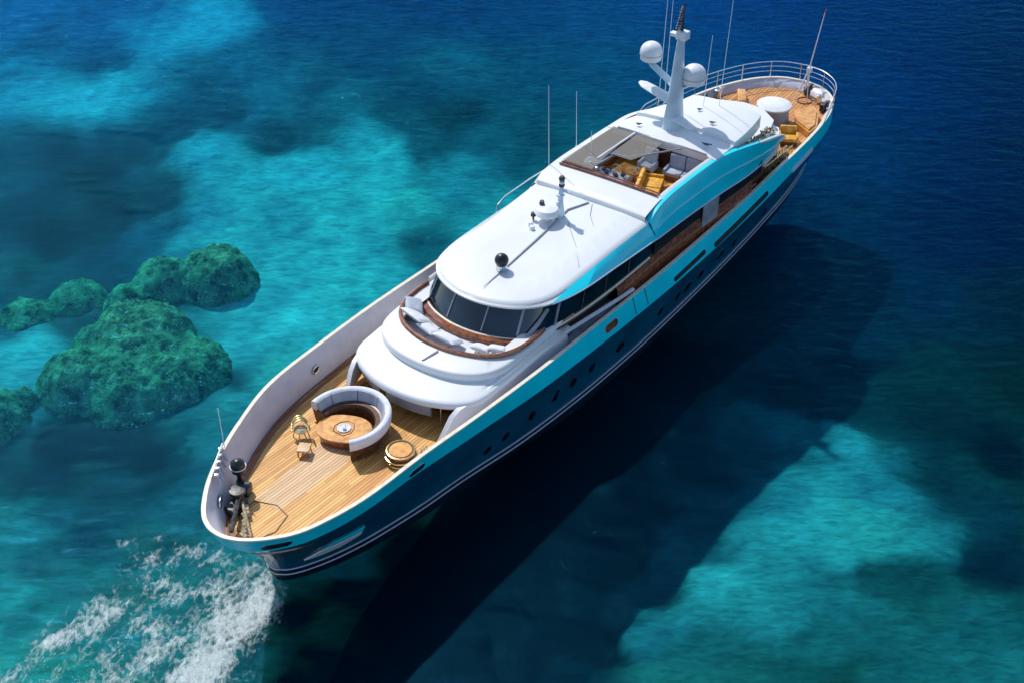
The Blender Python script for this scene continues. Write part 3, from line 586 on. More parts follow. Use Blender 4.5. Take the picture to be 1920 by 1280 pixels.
# side of the house abreast the cockpit
mb = MB(); mb.grid([[(x, 3.55 + cl(x), z) for x in (-22, -24, -26, -28, -30, -32)] for z in (4.5, 5.3)]); build("house_side", mb, M['black'], yacht)
mb = MB(); mb.grid([[(x, y_ + cl(x) * .75, z) for x in (-18.6, -20, -22, -24, -26, -28, -30, -31.2)] for y_, z in ((3.3, 4.64), (3.66, 4.6), (3.72, 4.4), (3.8, 2.6))]); build("side_locker", mb, M["varnish"], yacht)
mb = MB(); mb.grid([[(x, 3.62 + cl(x), z) for x in (-26.2, -27.6)] for z in (4.0, 5.25)]); build("side_door", mb, M['grey'], yacht, solid=.04)
for s in (1, -1):
    mb = MB(); P = [(x, s * 3.6 + cl(x) * .7, 3.75) for x in (-16, -18, -20, -22, -24, -26, -28, -30, -32)]; mb.tube(P, .03, 6); mb.tube([(x, y + .05, z - .35) for x, y, z in P], .02, 6); build("side_handrail", mb, M['varnish'], yacht)
mb = MB(); mb.tube([(-20.8, -4.35, 4.6), (-21.0, -4.38, 4.95), (-21.7, -4.42, 5.1), (-23.7, -4.3, 5.18), (-25.5, -4.1, 5.2), (-27, -4.0, 5.2)], .035, 6); build("starboard_grab_rail", mb, M['chrome'], yacht)
# ------------------------------------------------------------ mast with radomes
mb = MB(); rows = []
for z, a, b, x in ((6.95, .95, .6, -29.5), (7.25, .8, .44, -29.5), (8.2, .62, .34, -29.55), (9.6, .5, .26, -29.6), (10.8, .4, .19, -29.62), (11.7, .3, .14, -29.65), (11.8, .1, .1, -29.65)):
    rows.append([(x + a * cos(2 * pi * k / 20), .42 + b * sin(2 * pi * k / 20), z) for k in range(20)])
mb.grid(rows, close=True); mb.add(rows[-1], [tuple(range(20))]); mast = build("mast", mb, M['mastp'], yacht)
def wing(name, P, w0, w1, th, m):
    A, B = Vector(P[0]), Vector(P[1]); rows = []
    for k in range(9):
        t = k / 8; c = A.lerp(B, t); w = w0 + (w1 - w0) * t; w *= (1 if k < 8 else .45); h = th * (1 if k < 8 else .5)
        rows.append([c + Vector((w * cos(q * pi / 6), 0, h * sin(q * pi / 6))) for q in range(12)])
    mb = MB(); mb.grid(rows, close=True); mb.add(rows[-1], [tuple(range(12))]); return build(name, mb, m, mast)
wing("crosstree", ((-29.5, .5, 8.35), (-29.75, -1.75, 8.75)), .5, .3, .1, M['radome'])
wing("crosstree", ((-29.3, .3, 7.75), (-28.9, 1.85, 7.55)), .5, .16, .09, M['radome'])
wing("radome_arm", ((-29.6, .4, 9.1), (-30.0, -1.45, 9.85)), .32, .24, .08, M['mastp'])
wing("radome_arm", ((-29.6, .4, 9.0), (-30.2, 1.1, 9.25)), .3, .24, .08, M['mastp'])
for (x, y, z, r) in ((-30.1, -1.4, 9.85, .56), (-30.2, 1.02, 9.2, .60)):
    mb = MB(); mb.lathe([(r * .55, 0), (r * .93, .1), (r, .4)] + [(r * cos(a), .5 + r * .92 * sin(a)) for a in [k * pi / 2 / 10 for k in range(11)]], (x, y, z)); build("radome", mb, M['radome'], mast)
    mb = MB(); mb.tube([(x + r * 1.005 * cos(k * pi / 16), y + r * 1.005 * sin(k * pi / 16), z + .4) for k in range(32)], .018, 5, closed=True); build("radome_seam", mb, M['seam'], mast)
mb = MB(); mb.box((-29.65, .5, 11.85), (.5, .55, .42), bev=.05); mb.box((-29.65, .2, 11.8), (.3, .7, .2), bev=.04); build("masthead_box", mb, M['radome'], mast)
mb = MB(); mb.tube([(-29.65, .45, 11.9), (-29.6, .48, 12.8), (-29.6, .5, 13.5)], [.08, .05, .02], 6)
for k in range(9):
    z = 12.15 + .14 * k; mb.box((-29.62, .33 + .05 * (k % 3), z), (.16, .26 - .02 * k, .06), rz=k, bev=.015); mb.lathe([(.06, 0), (.07, .05), (0, .09)], (-29.5, .22 + .03 * k, z))
build("aerial_array", mb, M['greyd'], mast)
# small forward mast with radar, and dome light
mb = MB(); mb.box((-19.9, -.1, 6.75), (.5, .32, .85), taper=.6, bev=.04); mb.tube([(-19.95, -.1, 7.1), (-20.0, -.08, 8.1)], [.14, .09], 8)
mb.lathe([(.12, 0), (.14, .1), (.06, .2), (0, .22)], (-20, -.08, 8.05)); mb.box((-20.0, .15, 7.7), (.1, .5, .07)); mb.box((-19.95, -.1, 7.45), (.3, .3, .1), bev=.02)
fm = build("signal_mast", mb, M['mastp'], yacht)
for z in (7.9, 8.22):
    mb = MB(); mb.lathe([(.13, 0), (.15, .09), (.1, .2), (0, .22)], (-20, -.08, z)); build("signal_lamp", mb, M['greyd'], fm)
mb = MB(); mb.lathe([(.2, 0), (.2, .32), (.55, .38), (.62, .52), (.5, .68), (.2, .74), (0, .75)], (-19.35, -.42, 6.3)); build("radar_dome", mb, M['radome'], fm)
for (x, y, z) in ((-19.0, -.95, 6.6), (-18.5, -.75, 6.42), (-19.4, -.75, 7.1), (-18.3, -.55, 6.38)):
    mb = MB(); mb.lathe([(.05, 0), (.05, .15), (.13, .2), (.1, .36), (0, .38)], (x, y, z - .25)); build("horn", mb, M['radome'] if x > -18.6 else M['greyd'], fm)
mb = MB(); mb.lathe([(.26, 0), (.26, .28), (.2, .33), (0, .34)], (-14.85, .2, 6.3)); dl = build("dome_lamp", mb, M['chrome'], yacht)
mb = MB(); mb.lathe([(.24, 0)] + [(.31 * cos(a), .2 + .31 * sin(a)) for a in [-.6 + k * (pi / 2 + .6) / 12 for k in range(13)]], (-14.85, .2, 6.6)); build("lamp_globe", mb, M['black'], dl)
# whip antennas
for (x, y, z, h, dx, dy) in ((-23.25, -2.9, 6.2, 4.6, 0, -.1), (-25.55, -2.78, 6.3, 3.3, 0, -.1), (-31.4, -1.5, 6.3, 7.5, .0, .15), (-31.2, -1.05, 6.6, 8, 0, .1), (-31.8, .9, 7.0, 4.2, 0, .15), (-32.3, 1.55, 7.0, 7, 0, .2), (-24.15, -1.1, 6.7, 1.9, 0, 0)):
    mb = MB(); mb.tube([(x, y, z), (x + dx, y + dy, z + h)], [.02, .012], 5); mb.lathe([(.06, 0), (.05, .25), (0, .27)], (x, y, z), n=8); build("whip_antenna", mb, M['radome'], yacht)
# ------------------------------------------------------------ stern rail and flagpole
def rp(t, h, d=.08): 
    p = CAP.at(t, cc, lambda x: zs(x) + h); q = CAP.at(t, cc, zs); return p
tA = [-CAP.t_at_x(-33.5) - (2 - CAP.t_at_x(-33.5) - CAP.t_at_x(-41.5)) * 0 for _ in (0,)]
t0, t1 = CAP.t_at_x(-33.0), CAP.t_at_x(-40.5)
seq = [-(t0 + (1 - t0) * k / 40) for k in range(41)] + [1 - (1 - t1) * k / 20 for k in range(1, 21)]
def hh(i): return min(1, (60 - i) / 5, i / 6 + .0)
sr = MB(); sr.tube([rp(t, .06 + .92 * hh(i)) for i, t in enumerate(seq)], .03, 8); rail = build("stern_rail", sr, M['chrome'], yacht)
for h in (.34, .64):
    mb = MB(); mb.tube([rp(t, .04 + h * hh(i)) for i, t in enumerate(seq)], .016, 6); build("guard_wire", mb, M['chrome'], rail)
for i in range(4, 58, 5):
    mb = MB(); mb.tube([rp(seq[i], .0), rp(seq[i], .06 + .9 * hh(i))], .028, 6); build("stanchion", mb, M['chrome'], rail)
mb = MB(); mb.tube([(-44.0, 1.55, 3.5), (-44.05, 1.62, 5.2)], .045, 8); mb.tube([(-44.05, 1.62, 5.2), (-44.2, 1.95, 8.3)], [.04, .025], 8)
for a in ((-43.2, 1.2), (-43.3, 2.0), (-44.4, 1.0)): mb.tube([(a[0], a[1], 3.0), (-44.05, 1.6, 4.9)], .03, 6)
mb.box((-44.05, 1.6, 4.75), (.22, .3, .3), bev=.03)
fp = build("flagpole", mb, M['radome'], yacht)
mb = MB(); mb.tube([(-44.18, 1.9, 7.75), (-44.22, 1.98, 8.5)], .03, 6); build("pole_tip", mb, M['red'], fp)
mb = MB(); mb.tube([(-43.4 + .42 * cos(k * pi / 10), 1.8 + .42 * sin(k * pi / 10), dz(-43) + .03) for k in range(20)], .04, 5, closed=True); build("deck_hatch", mb, M['varnish'], yacht)
for k in range(7):
    t = -(t0 + (1 - t0) * (.35 + .55 * k / 6)) if k < 4 else 1 - (1 - t1) * (.1 + .2 * (k - 4)); p = DI.at(max(-1, min(1, t)), cc, 0)
    mb = MB(); mb.box((p.x + .2, p.y, dz(p.x) + .3), (.3, .35, .5), rz=k, bev=.06); mb.lathe([(.1, 0), (.1, .3), (.16, .34), (0, .4)], (p.x + .15, p.y + .2, dz(p.x) + .4), n=12); build("mooring_bollard", mb, M['chrome'] if k % 2 else M['greyd'], yacht)
mb = MB(); mb.tube([(x, 3.85 + cc(x), zs(x) - .95) for x in (-36, -37)], .1, 8); mb = MB()
plate(mb, -37.3, zs(-37.3) - .75, slot(1.5, .12), .05, 1); build("boarding_lamp_panel", mb, M['stripe'], bul)
# ------------------------------------------------------------ loose furniture on deck (things of their own)
zf = dz(-5)
def arc_pts(cx, cy, a0, a1, n, rx, ry): return [(cx + rx * cos(radians(a0 + (a1 - a0) * k / n)), cy + ry * sin(radians(a0 + (a1 - a0) * k / n))) for k in range(n + 1)]
sc_, SA, SB = (-5.35, -.7), 46, 276      # sofa centre, arc from forward-port round the back to forward-starboard
def ringsec(name, a0, a1, prof, m, parent, base, n=30, bevel_ends=True):
    mb = MB(); rows = []
    for k in range(n + 1):
        a = radians(a0 + (a1 - a0) * k / n); rows.append([(sc_[0] + (r * 1.06) * cos(a), sc_[1] + (r * .98) * sin(a), zf + z) for r, z in prof])
    rows = [r + [r[0]] for r in rows]; mb.grid(rows)
    mb.add(rows[0][:-1], [tuple(range(len(prof)))]); mb.add(rows[-1][:-1], [tuple(range(len(prof)))])
    return build(name, mb, m, parent, base, ang=45)
bs = (sc_[0], sc_[1], zf)
sofa = thing("curved_sofa", bs, "U-shaped white sofa with brown base around the wooden table on the foredeck", "sofa")
ringsec("sofa_base", SA, SB, [(1.6, 0), (1.72, .72), (1.15, .6), (1.1, .0)], M['darkwood'], sofa, bs)
ringsec("seat", SA + 2, SB - 2, [(1.5, .5), (1.5, .62), (1.12, .64), (1.08, .5)], M['brownseat'], sofa, bs)
ringsec("plinth_trim", SA, SB, [(1.7, .0), (1.7, .08), (1.6, .08), (1.6, 0)], M['brass'], sofa, bs)
ringsec("backrest_frame", SA, SB, [(1.74, .66), (1.78, 1.0), (1.76, 1.08), (1.7, 1.12), (1.58, 1.12), (1.53, 1.08), (1.54, .6)], M['cushion'], sofa, bs)
g = [SA + 2, 85, 125, 165, 205, 248, SB - 2]
for a, b in zip(g, g[1:]): ringsec("back_cushion", a + .8, b - .8, [(1.56, .6), (1.55, 1.06), (1.48, 1.07), (1.4, .8), (1.36, .62)], M['greycush'], sofa, bs, 10)
tb = (-5.15, -.72, zf)
table = thing("low_table", tb, "low leaf-shaped honey-coloured wooden table inside the curved white sofa", "table")
mb = MB(); lp = []
for k in range(40):
    a = 2 * pi * k / 40; r = .98 * (1 + .16 * cos(2 * (a - 2.0))); lp.append((tb[0] + r * cos(a), tb[1] + r * sin(a)))
mb.prism(lp, 'z', zf + .42, zf + .48); build("table_top", mb, M['orange'], table, tb)
mb = MB(); mb.prism([(tb[0] + (x - tb[0]) * .93, tb[1] + (y - tb[1]) * .93) for x, y in lp], 'z', zf + .0, zf + .42); build("pedestal", mb, M['varnish'], table, tb)
mb = MB(); q = [(tb[0] + .42 * cos(a) * (1.15 if k % 3 else .9), tb[1] + .42 * sin(a)) for k, a in enumerate([2 * pi * j / 9 for j in range(9)])]
mb.tube([(x, y, zf + .485) for x, y in q], .018, 5, closed=True); build("inlay", mb, M['darkwood'], table, tb)
mb = MB(); mb.lathe([(.24, 0), (.28, .04), (.25, .04), (.2, .015), (0, .015)], (tb[0], tb[1], zf + .482)); mb.lathe([(.07, .0), (.08, .1), (.04, .12), (0, .1)], (tb[0] + .05, tb[1] + .06, zf + .5), n=14); mb.box((tb[0] - .08, tb[1] - .06, zf + .52), (.14, .1, .05), rz=.5, bev=.015)
single("serving_tray", mb, M['cushion'], (tb[0], tb[1], zf + .48), "small pale tray with cup in the middle of the low wooden table", "tray")
db = (-5.4, 1.98, dz(-5.25))
drum = thing("round_stool", db, "round wooden stool with brass hoops beside the port bulwark on the foredeck", "stool")
mb = MB(); mb.lathe([(.5, 0), (.56, .3), (.5, .52), (0, .52)], db); build("drum_body", mb, M['varnish'], drum, db)
mb = MB(); mb.lathe([(.47, .53), (.45, .56), (0, .57)], db); build("seat", mb, M['orange'], drum, db)
for r, z in ((.55, .53), (.62, .3), (.6, .1)):
    mb = MB(); mb.tube([(db[0] + r * cos(k * pi / 14), db[1] + r * sin(k * pi / 14), db[2] + z) for k in range(28)], .045, 7, closed=True); build("brass_hoop", mb, M['brass'], drum, db)
rb = (-5.95, 1.9, dz(-6))
mb = MB()
for j in range(3): mb.tube([(rb[0] + (.55 + .1 * j) * cos(radians(a)), rb[1] + (.5 + .12 * j) * sin(radians(a)), rb[2] + .04 + .03 * j) for a in range(-60, 150, 8)], .03, 6)
mb.tube([(-6.7, 2.55, rb[2] + .04), (-6.3, 2.95, rb[2] + .04), (-5.6, 3.05, rb[2] + .04), (-5.0, 2.9, rb[2] + .04)], .03, 6)
single("mooring_rope", mb, M['rope'], rb, "loops of pale rope lying on the teak behind the round stool", "rope")
cb = (-4.1, -2.1, dz(-3.9))
ch = thing("brass_chair", cb, "small curved brass deck chair standing at the open forward side of the sofa", "chair")
mb = MB(); mb.lathe([(.26, .38), (.28, .43), (.2, .46), (0, .47)], cb, n=18); build("seat", mb, M['rope'], ch, cb)
for j in range(3):
    mb = MB(); mb.tube([(cb[0] + (.36 - .03 * j) * cos(radians(a)), cb[1] + .36 * sin(radians(a)), cb[2] + .5 + .13 * j + .1 * sin(radians(a * 2))) for a in range(120, 330, 12)], .035, 6); build("back_rail", mb, M['brass'], ch, cb)
for a in (30, 120, 210, 300):
    mb = MB(); mb.tube([(cb[0] + .26 * cos(radians(a)), cb[1] + .26 * sin(radians(a)), cb[2] + .4), (cb[0] + .34 * cos(radians(a)), cb[1] + .34 * sin(radians(a)), cb[2])], .025, 6); build("leg", mb, M['brass'], ch, cb)
sb_ = (-3.4, -1.3, dz(-3.2))
st = thing("footstool", sb_, "low wooden footstool on the teak between the brass chair and the table", "stool")
mb = MB(); mb.box((sb_[0], sb_[1], sb_[2] + .3), (.55, .5, .1), rz=.5, bev=.03); build("seat", mb, M['teaklight'], st, sb_)
for k in range(4):
    mb = MB(); a = .5 + pi / 4 + k * pi / 2; mb.tube([(sb_[0] + .27 * cos(a), sb_[1] + .27 * sin(a), sb_[2] + .27), (sb_[0] + .3 * cos(a), sb_[1] + .3 * sin(a), sb_[2])], .03, 6); build("leg", mb, M['varnish'], st, sb_)
# pillows in the lounge before the wheelhouse
def pillow(name, c, d, rz, tilt, m, label, group=None, cat="pillow"):
    mb = MB(); n = 12; top = []; bot = []
    for i in range(n + 1):
        for j in range(n + 1):
            u, v = 2 * i / n - 1, 2 * j / n - 1; h = (max(0, (1 - u**4) * (1 - v**4))) ** .5
            pin = 1 - .07 * (1 - abs(u)) * abs(v) ** 3 ; w = noise.noise(Vector((u * 2 + c[0], v * 2 + c[1], 0))) * .12
            top.append((u * d[0] / 2 * pin, v * d[1] / 2 * (1 - .07 * (1 - abs(v)) * abs(u) ** 3), d[2] / 2 * (h + w * h))); bot.append((top[-1][0], top[-1][1], -d[2] / 2 * h))
    Rm = Matrix.Rotation(rz, 3, 'Z') @ Matrix.Rotation(tilt, 3, 'Y')
    f = [(i * (n + 1) + j, (i + 1) * (n + 1) + j, (i + 1) * (n + 1) + j + 1, i * (n + 1) + j + 1) for i in range(n) for j in range(n)]
    mb.add([Rm @ Vector(q) + Vector(c) for q in top], f); mb.add([Rm @ Vector(q) + Vector(c) for q in bot], [x[::-1] for x in f])
    return single(name, mb, m, c, label, cat, group, ang=80)
G = "pillows on the lounge before the wheelhouse"
PL = [(-.62, .62, .34, "grey-blue pillow at the starboard corner of the lounge below the windscreen", 'greycush', .9),
      (-.42, .8, .7, "large plump white pillow towards the starboard end of the lounge", 'cushion', 1.1),
      (-.2, .66, .5, "crumpled white pillow left of the square grey-white pillow", 'cushion', .85),
      (.03, .74, .5, "square grey-white pillow in the middle of the lounge", 'cushion', .95),
      (.36, .6, .4, "small white pillow lying flat towards the port end of the lounge", 'cushion', .7),
      (.5, .5, .4, "last small white pillow at the port end of the lounge", 'cushion', .65)]
for t, w, tl, lab, mm, sz in [(q[0], q[1], q[2], q[3], q[4], q[5] * 1.3) for q in PL]:
    a = SE.at(t, c1, 4.85); b = SIc.at(t, c1, 4.85); p = a.lerp(b, .45); ang = atan2(a.y - b.y, a.x - b.x)
    pillow("pillow", (p.x, p.y, 4.83 + .18 * sz), (.7 * sz, .95 * sz, .26), ang + R.uniform(-.35, .35), -tl * .9, M[mm], lab, G)
# furniture inside the open cockpit
def seatthing(name, base, rz, L, D, m, label, cat, group=None, back=.55, arms=True, m2=None, seats=1):
    t = thing(name, base, label, cat, group); Rz = Matrix.Rotation(rz, 3, 'Z')
    def bx(nm, c, d, mm, rx=0, bev=.05):
        mb = MB(); mb.box((0, 0, 0), d, bev=bev, rx=0, ry=rx); mb.v = [tuple(Rz @ (Vector(v) + Vector(c)) + Vector(base)) for v in mb.v]; return build(nm, mb, mm, t, base)
    bx("seat_base", (0, 0, .14), (D * .92, L * .94, .24), m2 or M['darkwood'], bev=.02)
    for k in range(seats): bx("seat_cushion", (.04, -L / 2 + L / seats * (k + .5), .34), (D * .85, L / seats * .94, .2), m)
    for k in range(seats): bx("back_cushion", (-D / 2 + .02, -L / 2 + L / seats * (k + .5), .34 + back / 2), (.2, L / seats * .95, back), m, rx=-.15)
    if arms:
        for s in (-1, 1): bx("armrest", (0, s * (L / 2), .36), (D * .9, .14, .42), m)
    return t
seatthing("yellow_sofa", (-25.1, 1.75, 5.6), 1.9, 2.1, 1.05, M['yellow'], "yellow leather sofa inside the open upper cockpit", "sofa", seats=2)
seatthing("grey_sofa", (-27.2, 2.35, 5.6), 0.1, 1.7, .8, M['greycush'], "pale grey sofa against the back of the open upper cockpit", "sofa", seats=2, back=.75, m2=M['varnish'])
seatthing("helm_chair", (-27.0, .5, 5.6), 0, .75, .7, M['cushion'], "white helm seat beside the grey sofa in the upper cockpit", "seat", back=.8)
hb_ = (-24.7, -.2, 5.6); hc = thing("helm_console", hb_, "grey helm console with instruments behind the front rail of the upper cockpit", "console")
mb = MB(); mb.box((-24.7, -.2, 5.95), (.9, 2.0, .7), taper=.85, bev=.06); build("console_body", mb, M['grey'], hc, hb_)
for k in range(7):
    mb = MB(); x, y = -24.6 - .25 * (k % 2), -1.0 + .27 * k; mb.box((x, y, 6.36), (.2, .18, .14), rz=.3 * k, ry=.5, bev=.02); build("instrument", mb, M['chrome'] if k % 3 == 0 else M['greyd'], hc, hb_)
mb = MB(); mb.tube([(-25.25 + .05 * sin(a), -.2 + .28 * cos(a), 6.3 + .28 * sin(a)) for a in [k * pi / 10 for k in range(20)]], .03, 6, closed=True); build("steering_wheel", mb, M['chrome'], hc, hb_)
bb = (-25.2, -1.75, 5.6); mb = MB(); mb.lathe([(.3, 0), (.36, .25), (.42, .5), (.36, .72), (.2, .84), (0, .86)], bb); single("round_pouf", mb, M['cushion'], bb, "rounded white pouf at the starboard front corner of the upper cockpit", "pouf")
lb = (-26.1, -1.9, 5.6); t_ = thing("sun_lounger", lb, "grey padded lounger under the glazing at the starboard side of the upper cockpit", "lounger")
mb = MB(); mb.box((-26.3, -1.75, 6.0), (2.2, .8, .16), rz=-.1, bev=.06); build("mattress", mb, M['greycush'], t_, lb)
mb = MB(); mb.box((-26.3, -1.75, 5.78), (2.1, .7, .3), rz=-.1, bev=.03); build("lounger_base", mb, M['varnish'], t_, lb)
cbx = (-25.9, .35, 5.6); t_ = thing("coffee_table", cbx, "small varnished table with white crockery in the middle of the upper cockpit", "table")
mb = MB(); mb.lathe([(.4, .45), (.42, .5), (0, .51)], cbx); build("table_top", mb, M['orange'], t_, cbx)
mb = MB(); mb.lathe([(.2, 0), (.06, .05), (.06, .45)], cbx, n=14); build("pedestal", mb, M['chrome'], t_, cbx)
for k in range(3):
    c = (cbx[0] - .18 + .18 * k, cbx[1] + .1 * (-1) ** k, 6.11); mb = MB(); mb.lathe([(.04, 0), (.07, .1), (.06, .1), (.03, .02), (0, .02)], c, n=12)
    single("cup", mb, M['cushion'], c, "white cup on the small varnished table in the upper cockpit", "cup", "cups on the cockpit table")
# aft deck furniture
ab = (-40.05, 1.35, dz(-40)); t_ = thing("round_table", ab, "large round white table on a broad grey base on the stern deck", "table")
mb = MB(); mb.lathe([(.85, .95), (.98, 1.0), (.98, 1.08), (.9, 1.12), (0, 1.14)], ab, n=40); build("table_top", mb, M['cushion'], t_, ab)
mb = MB(); mb.lathe([(.95, 0), (.9, .3), (.86, .95), (0, .95)], ab, n=40); build("pedestal", mb, M['grey'], t_, ab)
mb = MB(); c0 = (-39.35, .65, ab[2]); 
for j in range(3): mb.tube([(c0[0] + .3 * cos(radians(a)), c0[1] + .3 * sin(radians(a)), c0[2] + .55 + .16 * j) for a in range(0, 280, 20)], .03, 6)
for a in (0, 90, 180, 270): mb.tube([(c0[0] + .28 * cos(radians(a)), c0[1] + .28 * sin(radians(a)), c0[2]), (c0[0] + .3 * cos(radians(a)), c0[1] + .3 * sin(radians(a)), c0[2] + .9)], .02, 6)
mb.lathe([(.27, .42), (.27, .47), (0, .48)], c0, n=16); single("wire_chair", mb, M['greyd'], c0, "dark wire tub chair at the forward edge of the round white table", "chair")
seatthing("leather_armchair", (-38.3, 3.15, dz(-38)), .5, .95, .9, M['yellow'], "golden leather armchair on the port side deck forward of the stern lounge", "armchair", back=.5)
mb = MB(); mb.prism([(-40.0, 2.75), (-41.3, 2.1), (-42.4, 2.75), (-41.9, 3.35), (-40.2, 4.0), (-39.3, 3.9)], 'z', ab[2], ab[2] + .4); t_ = thing("lounge_platform", (-40.5, 3.0, ab[2]), "low honey-coloured lounge bed along the port quarter of the stern deck", "lounge bed"); build("bed_base", mb, M['orange'], t_, (-40.5, 3.0, ab[2]), smooth=False)
mb = MB(); mb.prism([(-40.05, 2.85), (-41.25, 2.25), (-42.2, 2.8), (-41.75, 3.25), (-40.2, 3.85), (-39.45, 3.8)], 'z', ab[2] + .4, ab[2] + .5); build("mattress", mb, M['orange'], t_, (-40.5, 3.0, ab[2]), smooth=False)
mb = MB(); mb.box((-38.95, .6, ab[2] + .25), (1.6, .5, .5), rz=.5, bev=.08); t_ = single("wooden_bench", mb, M['orange'], (-38.95, .6, ab[2]), "low wooden bench behind the sundeck on the starboard side of the stern", "bench")
t_.matrix_world = YM @ Matrix.Translation((-41.2, -1.2, ab[2]))
fb = (-35.2, 3.65, dz(-35)); t_ = thing("gilded_rack", fb, "gilded metal rack of gear standing on the port side deck", "rack")
for k in range(10):
    x = -33.7 - .33 * k; y = 3.72 + .02 * k
    mb = MB(); mb.tube([(x, y - .28, fb[2]), (x - .12, y - .22, fb[2] + .75), (x - .2, y + .1, fb[2] + .85), (x - .1, y + .22, fb[2])], .028, 6); build("frame_hoop", mb, M['brass'], t_, fb)
for dy, zz in ((-.24, .75), (.1, .86), (.2, .3)):
    mb = MB(); mb.tube([(-33.7, 3.7 + dy, fb[2] + zz), (-36.9, 3.9 + dy, fb[2] + zz)], .035, 6); build("frame_bar", mb, M['brass'], t_, fb)
mb = MB()
for k in range(14): mb.box((-33.9 - .2 * k, 3.7 + .01 * k, fb[2] + .35 + .1 * (k % 3)), (.18, .3, .3), rz=k, rx=.4 * k, bev=.05)
build("stowed_gear", mb, M['rope'], t_, fb)

